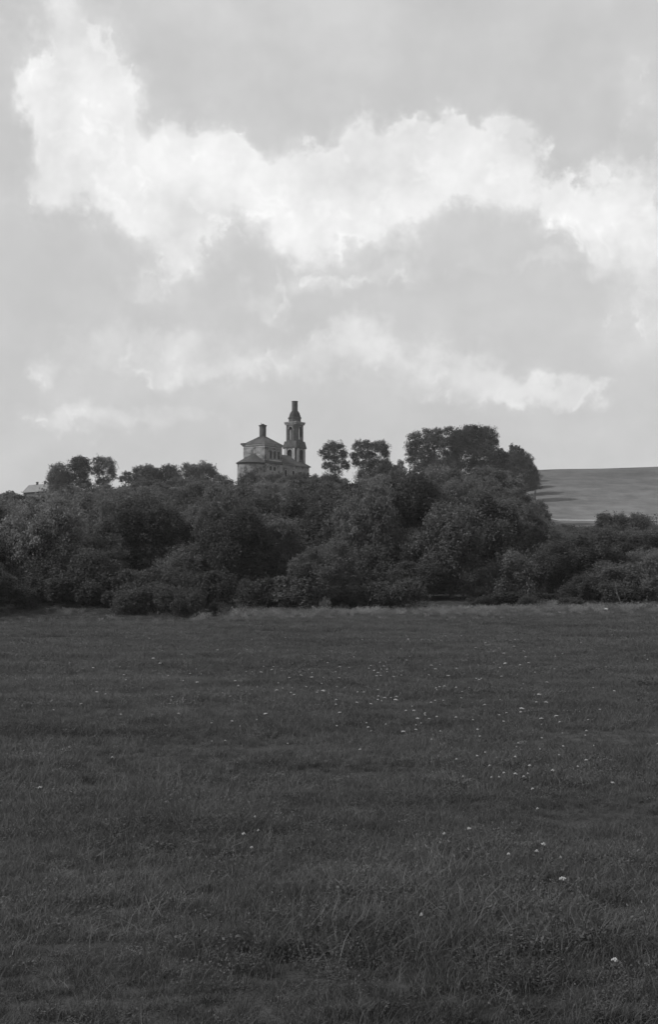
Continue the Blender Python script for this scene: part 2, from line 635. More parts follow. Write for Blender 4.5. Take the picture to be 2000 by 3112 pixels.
# p0->p1 keeps the inside on the left
wall_panel(nave, cornersCCW[0], cornersCCW[1], 0, zE, 0.8, [o for o in south_ops])
wall_panel(nave, cornersCCW[2], cornersCCW[3], 0, zE, 0.8, [o for o in south_ops])
wall_panel(nave, (HS, -HS + 0.8), (HS, HS - 0.8), 0, zE, 0.8, [])
wall_panel(nave, (-HS, HS - 0.8), (-HS, -HS + 0.8), 0, zE, 0.8, [])
nave.build('nave_wall', M['plaster'], church)
for o in south_ops:
    window(church, cornersCCW[0], cornersCCW[1], *o, depth=0.35)
    window(church, cornersCCW[2], cornersCCW[3], *o, depth=0.35)


def ring(mb, half, z0, z1, proud, cx=0, cy=0, hy=None):
    hy = half if hy is None else hy
    a, b = half + proud, hy + proud
    i, j = half - 0.05, hy - 0.05
    mb.box(cx - a, cx + a, cy - b, cy - j, z0, z1)
    mb.box(cx - a, cx + a, cy + j, cy + b, z0, z1)
    mb.box(cx - a, cx - i, cy - j, cy + j, z0, z1)
    mb.box(cx + i, cx + a, cy - j, cy + j, z0, z1)


c = MB()
ring(c, HS, zE - 0.32, zE + 0.0, 0.42)
ring(c, HS, zE - 0.55, zE - 0.325, 0.25)
ring(c, HS, hz(942), hz(934), 0.14)
c.build('nave_cornice', M['trim'], church)
c = MB()
ring(c, HS, zMid0, zMid1, 0.30)
ring(c, HS, zMid0 - 0.25, zMid0 - 0.004, 0.15)
c.build('nave_string_course', M['brick'], church)
c = MB()
c.box(.24 * L - HS, .94 * L - HS, -HS - 0.34, -HS + 0.02, zMid1 + 0.02, zSill)
c.build('window_sill', M['trim'], church)
# pilasters at the corners and between the windows
for (a, b) in [(0.0, .10), (.465, .50), (.695, .73), (.93, 1.0)]:
    MB().box(-HS + a * L, -HS + b * L, -HS - 0.12, -HS + 0.02, zSill + 0.01, hz(945)).build('pilaster', M['plaster'], church)
for (a, b) in [(0.0, .10), (.46, .54), (.90, 1.0)]:
    MB().box(-HS - 0.12, -HS + 0.02, -HS + a * L + (0.003 if a == 0 else 0), -HS + b * L, zMid1 + 0.02, hz(945)).build('pilaster', M['plaster'], church)
MB().box(-HS - 0.14, -HS + 0.02, -HS, -HS + .12 * L, 0, zMid0 - 0.26).build('pilaster', M['plaster'], church)
for (a, b) in [(0.0, .12), (.88, 1.0)]:
    MB().box(-HS + a * L + 0.003, -HS + b * L, -HS - 0.14, -HS + 0.02, 0, zMid0 - 0.26).build('pilaster', M['plaster'], church)
# hipped roof
E2 = HS + 0.62
RN = 0.95
r = MB()
r.prism([(-E2, -E2, zE + 0.005), (E2, -E2, zE + 0.005), (E2, E2, zE + 0.005), (-E2, E2, zE + 0.005)],
        [(-RN, -RN, zApexN), (RN, -RN, zApexN), (RN, RN, zApexN), (-RN, RN, zApexN)])
r.build('nave_roof', M['roof'], church)
r = MB()
rr = random.Random(3)
for sx in (-1, 1):                     # raised seams of the sheet roof
    for i in range(9):
        t = (i + 0.5) / 9 * 2 - 1
        for ax in (0, 1):
            x0, x1 = t * E2, t * RN
            lo = (x0, sx * E2, zE + 0.02)
            hi_ = (x1, sx * RN, zApexN + 0.02)
            if ax:
                lo, hi_ = (lo[1], lo[0], lo[2]), (hi_[1], hi_[0], hi_[2])
            r.tube([lo, hi_], [0.05, 0.04], 4)
r.build('roof_seams', M['roof'], church)
# ruined brick remains of the attic at the north-east corner of the eaves
MB().box(-HS - 0.75, -HS + 0.9, HS - 1.0, HS + 0.75, zE + 0.02, zE + 0.62).build('broken_parapet', M['brick'], church)
drum = MB().lathe([(1.16, zApexN - 0.45), (1.16, zNeckT - 0.5), (1.22, zNeckT - 0.45), (1.42, zNeckT - 0.15), (1.42, zNeckT)], 20)
drum = drum.build('drum', M['brick'], church, smooth=False)
MB().lathe([(1.05, zNeckT + 0.004), (0.75, zNeckT + 0.28), (0.3, zNeckT + 0.42)], 12, wob=lambda a, j: 0.12 * math.sin(2 * a) * (j > 0)).build('broken_dome_stump', M['dome'], drum)
MB().tube([(-0.35, 0.3, zNeckT + 0.2), (-0.42, 0.35, zNeckT + 0.85)], [0.14, 0.08], 6).build('bent_rib', M['dome'], drum)

# apse: half round, conical roof leaning on the east wall
AX, AR = -6.3, 205 * U
zA = hz(1172, CHY - 5)
zAp = hz(1022, CHY - 3)


def apse_outline(rad, x_in):
    pts = [(x_in, -rad)]
    n = 22
    for i in range(n + 1):
        a = -math.pi / 2 - math.pi * i / n
        pts.append((AX + rad * math.cos(a), rad * math.sin(a)))
    pts.append((x_in, rad))
    return pts[::-1]


def slab(mb, outl, z0, z1, outl2=None):
    o2 = outl2 or outl
    mb.prism([(x, y, z0) for x, y in outl], [(x, y, z1) for x, y in o2])


m = MB()
slab(m, apse_outline(AR, -HS + 0.3), 0, zA - 0.34)
m.build('apse_wall', M['plaster'], church, smooth=False)
m = MB()
slab(m, apse_outline(AR + 0.12, -HS + 0.002), zA - 0.62, zA - 0.345)
slab(m, apse_outline(AR + 0.2, -HS + 0.002), zA - 0.338, zA, apse_outline(AR + 0.5, -HS + 0.002))
m.build('apse_cornice', M['brick'], church)
ol = apse_outline(AR + 0.62, -HS + 0.003)
m = MB()
vs = [(x, y, zA + 0.006) for x, y in ol] + [(-HS - 0.002, -0.3, zAp), (-HS - 0.002, 0.3, zAp)]
n_ = len(ol)
fs = []
for i in range(n_ - 1):
    ap = n_ + 1 if i < n_ // 2 else n_
    fs.append((i, i + 1, ap))
fs.append((n_ // 2, n_, n_ + 1))
fs.append(tuple(range(n_ - 1, -1, -1)))
m.add(vs, fs)
apr = m.build('apse_roof', M['roof'], church)
m = MB()
for i in range(1, n_ - 1, 2):
    ap = (-HS - 0.03, 0.3 if i < n_ // 2 else -0.3, zAp + 0.02)
    m.tube([(ol[i][0], ol[i][1], zA + 0.03), ap], [0.05, 0.03], 4)
m.build('roof_seams', M['roof'], apr)
for k in range(6):                      # flat pilaster strips round the apse
    a = math.pi / 2 + math.pi * (k + 0.5) / 6
    ca, sa_ = math.cos(a), math.sin(a)
    q = []
    for (rr_, tt) in [(AR - 0.05, -0.35), (AR + 0.1, -0.35), (AR + 0.1, 0.35), (AR - 0.05, 0.35)]:
        q.append((AX + rr_ * ca - tt * sa_, rr_ * sa_ + tt * ca))
    MB().prism([(x, y, 0) for x, y in q], [(x, y, zA - 0.63) for x, y in q]).build('pilaster', M['plaster'], church)

# refectory between nave and tower
RX0, RX1 = HS + 0.004, 925 * U
RH = HS - 0.05
zR = hz(1197, CHY + 6)
zRr = hz(1042, CHY + 10)
m = MB()
m.box(RX0, RX1, -RH, RH, 0, zR - 0.3)
m.build('refectory_wall', M['plaster'], church)
m = MB()
m.box(RX0, RX1 + 0.25, -RH - 0.25, RH + 0.25, zR - 0.296, zR - 0.15)
m.box(RX0, RX1 + 0.45, -RH - 0.45, RH + 0.45, zR - 0.147, zR)
m.build('refectory_cornice', M['trim'], church)
e = 0.62
vs = [(RX0, -RH - e, zR + .004), (RX1 + e, -RH - e, zR + .004), (RX1 + e, RH + e, zR + .004), (RX0, RH + e, zR + .004),
      (RX0, 0, zRr), (RX1 - 4.2, 0, zRr)]
refr = MB().add(vs, [(0, 1, 5, 4), (1, 2, 5), (2, 3, 4, 5), (0, 4, 3), (3, 2, 1, 0)]).build('refectory_roof', M['roof'], church)
m = MB()
for i in range(14):
    x = RX0 + 0.5 + i * (RX1 - RX0 - 0.3) / 14
    t = 1.0 if x < RX1 - 4.2 else max(0.15, 1 - (x - (RX1 - 4.2)) / 4.6)
    for s in (-1, 1):
        m.tube([(x, s * (RH + e), zR + 0.03), (x, s * (RH + e) * (1 - t), zR + (zRr - zR) * t + 0.03)], [0.05, 0.04], 4)
m.build('roof_seams', M['roof'], refr)
for i in range(4):
    x = RX0 + 1.6 + i * 4.2
    window(church, (-0 + x, -RH), (x + 3, -RH), 0.0, 1.3, zR - 4.2, zR - 1.9, depth=-0.02, frame=True, sur=True)

# bell tower
TX = 815 * U
TY = CHY + 13.5
T2 = 133 * U
T3 = 113 * U
zt2 = hz(930, TY)
zt3b, zt3t = hz(842, TY), hz(552, TY)


def tower_tier(half, z0, z1, th, ops_z, frac, name, chamfer):
    mb = MB()
    h = half
    cc = [(TX - h, -h), (TX + h, -h), (TX + h, h), (TX - h, h)]
    Ls = 2 * h - 2 * chamfer
    dirs = [(1, 0), (0, 1), (-1, 0), (0, -1)]
    sides = []
    for k in range(4):
        d = dirs[k]
        a = (cc[k][0] + d[0] * chamfer, cc[k][1] + d[1] * chamfer)
        b = (a[0] + d[0] * Ls, a[1] + d[1] * Ls)
        wall_panel(mb, a, b, z0, z1, th, [((0.5 - frac / 2) * Ls, (0.5 + frac / 2) * Ls, ops_z[0], ops_z[1])])
        sides.append((a, b, Ls))
        # cut corner pier
        nx_ = dirs[(k + 1) % 4]
        p = cc[(k + 1) % 4]
        q = [b, (p[0] + nx_[0] * chamfer, p[1] + nx_[1] * chamfer),
             (p[0] + nx_[0] * chamfer - d[0] * th, p[1] + nx_[1] * chamfer - d[1] * th),
             (p[0] - d[0] * (th + 0.02) + nx_[0] * (th + 0.02), p[1] - d[1] * (th + 0.02) + nx_[1] * (th + 0.02)),
             (b[0] + nx_[0] * th, b[1] + nx_[1] * th)]
        if chamfer >= th - 1e-6:
            q = [b, (p[0] + nx_[0] * chamfer, p[1] + nx_[1] * chamfer), (p[0] + nx_[0] * chamfer - d[0] * th, p[1] + nx_[1] * chamfer - d[1] * th),
                 (b[0] + nx_[0] * th, b[1] + nx_[1] * th)]
        mb.prism([(x, y, z0) for x, y in q], [(x, y, z1) for x, y in q])
    o = mb.build(name, M['brick'], church)
    return sides, o


# lower tier with arches whose inner shade is put into near-black back panels
sides, t2o = tower_tier(T2, 0, zt2, 0.6, (hz(1118, TY), hz(957, TY)), 0.50, 'tower_lower_wall', 0.6)
for (a, b, Ls) in sides:
    window(church, a, b, 0.25 * Ls, 0.75 * Ls, hz(1118, TY), hz(957, TY), depth=0.5, frame=False, sur=True, name='arch_shade_panel')
for k in range(4):                      # paired corner pilasters
    a, b, Ls = sides[k]
    d = Vector((b[0] - a[0], b[1] - a[1])).normalized()
    n = Vector((d.y, -d.x))
    for f0, f1 in ((0.0, .09), (.14, .20), (.80, .86), (.91, 1.0)):
        q0, q1 = Vector(a) + d * f0 * Ls, Vector(a) + d * f1 * Ls
        q = [q0 - n * 0.03, q0 + n * 0.14, q1 + n * 0.14, q1 - n * 0.03]
        MB().prism([(v.x, v.y, zR - 1) for v in q], [(v.x, v.y, zt2 - 0.35) for v in q]).build('pilaster', M['trim'], church)
c = MB()
ring(c, T2, zt2 - 0.34, zt2 - 0.13, 0.06, TX, 0)
ring(c, T2, zt2 - 0.127, zt2 + 0.12, 0.16, TX, 0)
c.box(TX - T2 + 0.05, TX + T2 - 0.05, -T2 + 0.05, T2 - 0.05, zt2 - 0.2, zt2 + 0.10)
c.build('tower_lower_cornice', M['brick'], church)
# pediments over each side and the sloping skirt behind them
zs = hz(856, TY)
sk = MB().prism([(TX - T2 - .1, -T2 - .1, zt2 + .124), (TX + T2 + .1, -T2 - .1, zt2 + .124), (TX + T2 + .1, T2 + .1, zt2 + .124), (TX - T2 - .1, T2 + .1, zt2 + .124)],
                [(TX - T3 - .12, -T3 - .12, zt3b + .3), (TX + T3 + .12, -T3 - .12, zt3b + .3), (TX + T3 + .12, T3 + .12, zt3b + .3), (TX - T3 - .12, T3 + .12, zt3b + .3)])
sk.build('tower_skirt_roof', M['roof'], church)
for k in range(4):
    a, b, Ls = sides[k]
    d = Vector((b[0] - a[0], b[1] - a[1])).normalized()
    n = Vector((d.y, -d.x))
    mid = (Vector(a) + Vector(b)) / 2
    hw = Ls * 0.50
    q = [mid - d * hw, mid + d * hw]
    lo = [(q[0] + n * .3), (q[1] + n * .3), (q[1] - n * .3), (q[0] - n * .3)]
    vs = [(v.x, v.y, zt2 + 0.126) for v in lo]
    t = [mid + n * .3, mid - n * .3]
    vs += [(v.x, v.y, zs + 0.25) for v in t]
    MB().add(vs, [(0, 1, 4), (1, 2, 5, 4), (2, 3, 5), (3, 0, 4, 5), (3, 2, 1, 0)]).build('pediment', M['brick'], church)
# open belfry
zb0, zb1 = hz(806, TY), hz(605, TY)
sides, t3o = tower_tier(T3, zt3b - 0.2, zt3t, 0.78, (zb0, zb1), 0.43, 'belfry_wall', 0.80)
MB().box(TX - T3 + 0.3, TX + T3 - 0.3, -T3 + 0.3, T3 - 0.3, zt3b - 0.3, zb0 - 0.3).build('belfry_floor', M['brick'], church)
MB().box(TX - T3 + 0.3, TX + T3 - 0.3, -T3 + 0.3, T3 - 0.3, zt3t - 0.8, zt3t - 0.05).build('belfry_ceiling', M['brick'], church)
for k in range(4):
    a, b, Ls = sides[k]
    d = Vector((b[0] - a[0], b[1] - a[1])).normalized()
    n = Vector((d.y, -d.x))
    for f0, f1 in ((0.02, .16), (.84, .98)):
        q0, q1 = Vector(a) + d * f0 * Ls, Vector(a) + d * f1 * Ls
        q = [q0 - n * 0.03, q0 + n * 0.11, q1 + n * 0.11, q1 - n * 0.03]
        MB().prism([(v.x, v.y, zt3b + 0.35) for v in q], [(v.x, v.y, zt3t - 0.45) for v in q]).build('pilaster', M['brick'], church)
    # archivolt
    mb = MB()
    r0 = 0.215 * Ls
    for i in range(10):
        t0, t1 = math.pi * i / 10, math.pi * (i + 1) / 10
        q = []
        for (rad_, t) in ((r0, t0), (r0 + 0.22, t0), (r0 + 0.22, t1), (r0, t1)):
            q.append((0.5 * Ls + rad_ * math.cos(t), zb1 - r0 + rad_ * math.sin(t)))
        f_ = lambda s_: [tuple((Vector(a) + d * s[0] + n * s_).to_3d() + Vector((0, 0, s[1]))) for s in q]
        mb.prism(f_(0.12), f_(-0.03))
    mb.build('archivolt', M['plaster'], church)
c = MB()
ring(c, T3, zt3t - 0.44, zt3t - 0.2, 0.05, TX, 0)
ring(c, T3, zt3t - 0.196, zt3t + 0.15, 0.10, TX, 0)
ring(c, T3, zt3t + 0.154, hz(527, TY), 0.22, TX, 0)
c.box(TX - T3 - .1, TX + T3 + .1, -T3 - .1, T3 + .1, zt3t - 0.1, hz(530, TY))
c.build('belfry_cornice', M['plaster'], church)
a8 = math.pi / 8
za0, za1, zd1, zdr = hz(529, TY), hz(457, TY), hz(347, TY), hz(197, TY)
rA = 103 * U
m = MB().lathe([(rA, za0), (rA, za1 - 0.5), (rA + 0.04, za1 - 0.45), (rA + 0.28, za1 - 0.12), (rA + 0.28, za1)], 8, TX, 0, a8)
m.build('tower_attic', M['brick'], church)
hd = zd1 - za1
prof = [(rA + .1, za1 + .004), (rA - 0.08, za1 + .12 * hd), (rA * .90, za1 + .30 * hd), (rA * .84, za1 + .5 * hd), (rA * .76, za1 + .68 * hd), (rA * .64, za1 + .84 * hd), (rA * .50, za1 + 1.0 * hd)]
MB().lathe(prof, 8, TX, 0, a8).build('tower_dome', M['dome'], church)
rD = 48 * U
d_ = MB().lathe([(rD, zd1 - 0.25), (rD, zdr - 0.35), (rD + .05, zdr - 0.3), (rD + .1, zdr - 0.12), (rD + .1, zdr)], 16, TX, 0).build('drum', M['brick'], church)
MB().box(TX - rD * .72 - 0.14, TX - rD * .72 + 0.02, -rD * .72 - .05, -rD * .72 + .4, zdr - 2.0, zdr - 1.2).build('niche_shade_block', M['dark'], d_)  # proud dark block; the niche's shade is put into its colour

# ------------------------------------------------------------------ house roof on the far left
hp = at(128, 1472, 468)
hx, hy = hp[0], 468.0
hb = tz(hx, hy)
house = empty('house', (hx, hy, hb), math.radians(-38))
tag(house, 'low house with pale roof and two chimneys behind trees at the far left', 'house')
zr_, ze_ = at(120, 1471, 468)[2] - hb, at(120, 1494, 466)[2] - hb
hl, hw = 7.6, 3.2
MB().box(-hl + .4, hl - .4, -hw + .5, hw - .5, 0, ze_ + 0.05).build('wall', M['shed_wall'], house)
m = MB().add([(-hl, -hw, ze_ - .12), (hl, -hw, ze_ - .12), (hl, hw, ze_ - .12), (-hl, hw, ze_ - .12), (-hl, 0, zr_), (hl, 0, zr_)],
             [(0, 1, 5, 4), (2, 3, 4, 5), (1, 2, 5), (3, 0, 4), (3, 2, 1, 0)])
rf = m.build('roof', M['shed_roof'], house)
for cx_ in (-2.9, 1.4):
    mb = MB().box(cx_ - .3, cx_ + .3, -.3, .3, zr_ - .35, zr_ + .75)
    mb.box(cx_ - .38, cx_ + .38, -.38, .38, zr_ + .754, zr_ + .9)
    mb.build('chimney', M['brick'], rf)
MB().box(-hl + 1.2, -hl + 2.2, -hw + .46, -hw + .49, .8, 1.9).build('window', M['dark'], house)
MB().box(1.0, 2.0, -hw + .46, -hw + .49, .8, 1.9).build('window', M['dark'], house)

# ------------------------------------------------------------------ trees


def crown_mesh(name, seed, lobes, leaf, dens, mat, core=0.45, up=0.35, clump=0.24, ragged=0.2, tall=0.5):
    """leaf sprays gathered in clumps through the outer volume of several lobes; lobes: (cx,cy,cz,rx,ry,rz)"""
    rg = np.random.default_rng(seed)
    cen, tones, nor = [], [], []
    for (cx, cy, cz, rx, ry, rz) in lobes:
        area = 4 * math.pi * ((rx * ry) ** 1.6 / 3 + (rx * rz) ** 1.6 / 3 + (ry * rz) ** 1.6 / 3) ** (1 / 1.6)
        rc = clump * (rx * ry * rz) ** (1 / 3)
        ncl = max(10, int(area / (rc * rc * 2.0)))
        d = rg.normal(size=(ncl, 3))
        d /= np.linalg.norm(d, axis=1)[:, None]
        d[:, 2] = np.where((d[:, 2] < -0.5) & (rg.random(ncl) < .4), -d[:, 2] * 0.7, d[:, 2])
        rad = core + (1 - core) * rg.random(ncl) ** 0.45
        rad *= 1 + ragged * rg.normal(size=ncl)
        cc = np.array([cx, cy, cz]) + d * rad[:, None] * np.array([rx, ry, rz])
        tn = np.clip(0.5 + 0.22 * rg.normal(size=ncl), 0, 1)
        per = max(6, int(dens * rc * rc * 12 / (leaf * leaf)))
        off = rg.normal(size=(ncl, per, 3)) * rc * np.array([0.62, 0.62, tall])
        pc = cc[:, None, :] + off
        cen.append(pc.reshape(-1, 3))
        tones.append((tn[:, None] + 0.09 * rg.normal(size=(ncl, per))).ravel())
        nn = d[:, None, :] * 0.35 + off / (rc + 1e-6) * 0.3 + rg.normal(size=(ncl, per, 3)) * 0.9
        nn[:, :, 2] += up
        nor.append(nn.reshape(-1, 3))
    c = np.concatenate(cen)
    t = np.clip(np.concatenate(tones), 0, 1)
    n = np.concatenate(nor)
    n /= np.linalg.norm(n, axis=1)[:, None]
    keep = c[:, 2] > 0.05
    c, t, n = c[keep], t[keep], n[keep]
    a = np.cross(n, rg.normal(size=n.shape))
    a /= np.linalg.norm(a, axis=1)[:, None]
    b = np.cross(n, a)
    s = leaf * (0.6 + 0.8 * rg.random(len(c)))[:, None]
    q = np.stack([c - a * s * .62, c - b * s * .38 + a * s * .05, c + a * s * .62, c + b * s * .38 - a * s * .05], 1)
    q[:, 1] += n * s * .1
    q[:, 3] += n * s * .1
    return quad_mesh(name, q.reshape(-1, 3), np.arange(len(c) * 4).reshape(-1, 4), mat, tone=t)


def trunk_mesh(name, seed, h0, lobes, r0):
    rg = random.Random(seed)
    mb = MB()
    top = max(l[2] + l[5] * 0.5 for l in lobes)
    mx_ = sum(l[0] for l in lobes) / len(lobes)
    my_ = sum(l[1] for l in lobes) / len(lobes)
    pts, rad = [], []
    for i in range(7):
        t = i / 6
        pts.append((mx_ * t + rg.uniform(-.1, .1) * r0 * 3 * (i > 0), my_ * t + rg.uniform(-.1, .1) * r0 * 3 * (i > 0), -0.4 + (top + 0.4) * t))
        rad.append(r0 * (1.25 - 0.25 * min(1, i)) * (1 - 0.85 * t))
    mb.tube(pts, rad, 7)
    for l in lobes:
        zb = max(h0 * 0.7, min(l[2] - l[5] * 0.6, top * 0.75))
        f = zb / top
        st = Vector((mx_ * f, my_ * f, zb))
        en = Vector((l[0], l[1], l[2] + l[5] * 0.25))
        mid = st.lerp(en, 0.5) + Vector((0, 0, -0.06 * (en - st).length))
        rr_ = r0 * 0.45 * (1 - 0.6 * f)
        mb.tube([st, mid, en], [rr_, rr_ * .7, rr_ * .2], 5)
        for q in range(3):
            a = rg.uniform(0, 6.28)
            e2 = mid + Vector((math.cos(a) * l[3] * .6, math.sin(a) * l[4] * .6, l[5] * rg.uniform(.1, .5)))
            mb.tube([mid, e2], [rr_ * .5, rr_ * .12], 4)
    return mb.mesh(name, M['bark'], smooth=True)


def auto_lobes(seed, h, wdt, base, n, spread=0.62, lob=0.42, flat=1.0):
    """lobes filling an egg of width wdt between base and h"""
    rg = random.Random(seed)
    out = []
    mid = (base + h) / 2
    hh = (h - base) / 2
    out.append((0, 0, mid, wdt * .30, wdt * .30, hh * .66))
    for i in range(n):
        a = 2.4 * i + rg.uniform(-.5, .5)
        v = (i + 0.5) / n * 2 - 1
        v = v * 0.85 + rg.uniform(-.12, .12)
        ring_ = math.sqrt(max(0.05, 1 - v * v)) ** flat
        rad = wdt / 2 * spread * ring_ * rg.uniform(.75, 1.15)
        sz = wdt / 2 * lob * rg.uniform(.75, 1.2) * (1.1 - 0.25 * max(0, v))
        z = mid + v * (hh - sz * 0.8)
        out.append((rad * math.cos(a), rad * math.sin(a), z, sz, sz, sz * rg.uniform(.75, 1.05)))
    return out


PROTO = {}


def proto(key, seed, h, wdt, base, n, leaf, dens, mat, r0=None, **kw):
    lob_kw = {k: kw.pop(k) for k in ('spread', 'lob', 'flat') if k in kw}
    lobes = auto_lobes(seed, h, wdt, base, n, **lob_kw)
    cm = crown_mesh(key + '_crown', seed, lobes, leaf, dens, M[mat], **kw)
    tm = trunk_mesh(key + '_trunk', seed, base + 1, lobes, r0 or h * 0.02)
    PROTO[key] = (cm, tm, h, wdt)


# seen at 110-250 m
proto('shrub_a', 11, 3.0, 3.6, 0.1, 9, 0.13, 0.55, 'leaf_dark', ragged=.42, tall=.85, clump=.2, spread=.95, lob=.34)
proto('shrub_b', 12, 3.2, 3.0, 0.1, 8, 0.125, 0.55, 'leaf', ragged=.42, tall=.85, clump=.2, spread=.95, lob=.34)
proto('shrub_c', 13, 2.6, 4.2, 0.05, 10, 0.13, 0.55, 'leaf_dark', ragged=.42, tall=.85, clump=.2, spread=.95, lob=.34)
proto('shrub_d', 14, 3.4, 2.8, 0.1, 11, 0.14, 0.42, 'leaf_dark', ragged=.5, tall=1.3, clump=.2, spread=.95, lob=.32)
proto('near_a', 21, 7.5, 5.6, 0.7, 14, 0.13, 0.45, 'leaf', ragged=.26, spread=.72, lob=.38)
proto('near_b', 22, 8.0, 4.6, 0.9, 13, 0.13, 0.45, 'leaf', ragged=.26, tall=.9, spread=.72, lob=.36)
proto('near_c', 23, 7.0, 6.4, 0.5, 15, 0.13, 0.45, 'leaf_pale', ragged=.26, spread=.72, lob=.38)
proto('near_d', 24, 8.5, 5.0, 0.6, 14, 0.13, 0.45, 'leaf_dark', ragged=.26, tall=.9, spread=.72, lob=.36)
# seen at 250-450 m
proto('far_a', 31, 9.5, 7.0, 1.2, 14, 0.29, 0.52, 'leaf', ragged=.26, spread=.72, lob=.38)
proto('far_b', 32, 10.0, 6.0, 1.2, 13, 0.29, 0.52, 'leaf', ragged=.26, tall=.9, spread=.72, lob=.36)
proto('far_c', 33, 9.0, 8.0, 0.8, 15, 0.29, 0.52, 'leaf_dark', ragged=.26, spread=.72, lob=.38)
proto('far_d', 34, 9.5, 6.6, 0.8, 14, 0.29, 0.52, 'leaf_pale', ragged=.26, spread=.72, lob=.38)

TREES = []


def place_tree(key, name, x, y, h, wdt, rz, label, cat, group=None, zoff=-0.15):
    cm, tm, ph, pw = PROTO[key]
    root = empty(name, (x, y, tz(x, y) + zoff), rz, (wdt / pw, wdt / pw, h / ph))
    link_mesh('crown', cm, root)
    link_mesh('trunk', tm, root)
    tag(root, label, cat, group)
    TREES.append((x, y, h, wdt))
    return root


def own_tree(name, seed, px, Yd, lobes_px, leaf, dens, mat, label, cat='tree', group=None, r0=0.3, grow=1.06, **kw):
    leaf *= 0.62 if 'willow' in name else 0.74
    dens *= 1.05
    kw.setdefault('core', 0.3)
    if 'willow' in name:
        kw.setdefault('ragged', .3)
        kw.setdefault('clump', .2)
        kw.setdefault('tall', .7)
        grow = 1.0
    """a tree with its own outline: lobes given as (px, row, half width px, half height px[, depth offset m])"""
    x = at(px, 1500, Yd)[0]
    zb = tz(x, Yd) - 0.15
    s = Yd / F
    rg = random.Random(seed)
    lobes = []
    for l in lobes_px:
        l = (l[0], l[1], l[2] * grow, l[3] * grow) + tuple(l[4:])
        p = at(l[0], l[1], Yd)
        dy = l[4] if len(l) > 4 else rg.uniform(-1, 1) * l[2] * s * 0.5
        lobes.append((p[0] - x, dy, p[2] - zb, l[2] * s, (l[2] + l[3]) * 0.5 * s, l[3] * s))
    root = empty(name, (x, Yd, zb))
    link_mesh('crown', crown_mesh(name + '_crown', seed, lobes, leaf, dens, M[mat], **kw), root)
    hmin = min(l[2] - l[5] for l in lobes)
    link_mesh('trunk', trunk_mesh(name + '_trunk', seed, max(1.0, hmin), lobes, r0), root)
    tag(root, label, cat, group)
    return root


# --- the trees that stand out on the skyline
SK = 'trees standing out on the hilltop skyline'
own_tree('round_tree', 101, 179, 440, [(179, 1440, 30, 30), (163, 1462, 20, 26), (196, 1458, 22, 28), (180, 1488, 34, 24)], .42, .5, 'leaf',
         'small round tree beside the pale house roof, leftmost on the skyline', group=SK)
own_tree('round_tree', 102, 242, 440, [(246, 1404, 26, 18), (226, 1418, 20, 18), (258, 1425, 18, 26), (236, 1450, 30, 22), (250, 1480, 32, 24)], .42, .46, 'leaf',
         'tall broad tree with flat slanting top, just right of the small round skyline tree', group=SK)
own_tree('round_tree', 103, 312, 440, [(300, 1402, 24, 16), (328, 1414, 22, 24), (296, 1432, 20, 20), (334, 1444, 19, 22), (310, 1468, 24, 18, 1), (300, 1500, 34, 22)], .42, .4, 'leaf',
         'tall round tree with gaps low in its crown, third from the left on the skyline', group=SK)
own_tree('small_tree', 104, 380, 436, [(384, 1442, 16, 10), (370, 1455, 12, 9), (392, 1460, 10, 14), (378, 1492, 22, 16)], .40, .4, 'leaf',
         'small airy tree in the dip between two groups of skyline trees, left of the church', group=SK)
own_tree('broad_tree', 105, 440, 436, [(425, 1440, 26, 22), (455, 1432, 28, 18), (440, 1465, 44, 28), (472, 1448, 20, 22)], .42, .58, 'leaf',
         'wide dense tree left of the church with low domed crown', group=SK)
own_tree('broad_tree', 106, 515, 436, [(514, 1427, 26, 16), (500, 1446, 22, 20), (530, 1448, 20, 22), (515, 1475, 34, 24)], .42, .5, 'leaf',
         'dense tree between two wider ones on the skyline left of the church', group=SK)
own_tree('broad_tree', 107, 600, 436, [(572, 1425, 24, 16), (620, 1424, 28, 17), (640, 1442, 20, 22), (590, 1450, 40, 26), (610, 1480, 50, 24)], .42, .56, 'leaf',
         'wide twin-lobed tree, nearest of the skyline trees to the church on its left', group=SK)
own_tree('small_tree', 108, 672, 430, [(668, 1458, 22, 14), (694, 1468, 14, 11), (676, 1486, 34, 18), (722, 1486, 18, 10)], .38, .55, 'leaf',
         'low sloping tree right of the twin-lobed tree, before the gap beside the church', group=SK)
own_tree('bushy_tree', 109, 756, 425, [(758, 1456, 24, 22), (742, 1474, 22, 20), (776, 1470, 20, 22), (760, 1488, 34, 16)], .36, .6, 'leaf_dark',
         'dark bushy tree standing in front of the church apse')
own_tree('bushy_tree', 110, 830, 425, [(822, 1458, 16, 16), (846, 1460, 20, 18), (806, 1472, 22, 18), (830, 1484, 34, 16)], .36, .55, 'leaf',
         'bushy tree hiding the foot of the church nave')
own_tree('bushy_tree', 111, 905, 425, [(884, 1462, 22, 18), (914, 1456, 22, 18), (940, 1466, 20, 18), (905, 1480, 40, 20)], .36, .55, 'leaf',
         'wide bushy tree hiding the foot of the bell tower')
own_tree('small_tree', 112, 962, 428, [(958, 1452, 9, 11), (950, 1470, 18, 15), (974, 1472, 14, 14)], .36, .5, 'leaf',
         'small pointed tree in the gap right of the church')
own_tree('poplar_tree', 113, 1016, 432, [(1004, 1364, 20, 20), (1032, 1362, 16, 20), (978, 1376, 11, 9), (992, 1388, 17, 14), (1044, 1384, 12, 16), (1018, 1398, 18, 16),
                                         (1046, 1412, 13, 13), (996, 1416, 17, 14), (1022, 1428, 18, 12), (1056, 1420, 9, 10), (1010, 1462, 34, 22)], .42, .44, 'leaf_dark',
         'tall ragged poplar just right of the church with sky showing through it', group=SK, clump=.30)
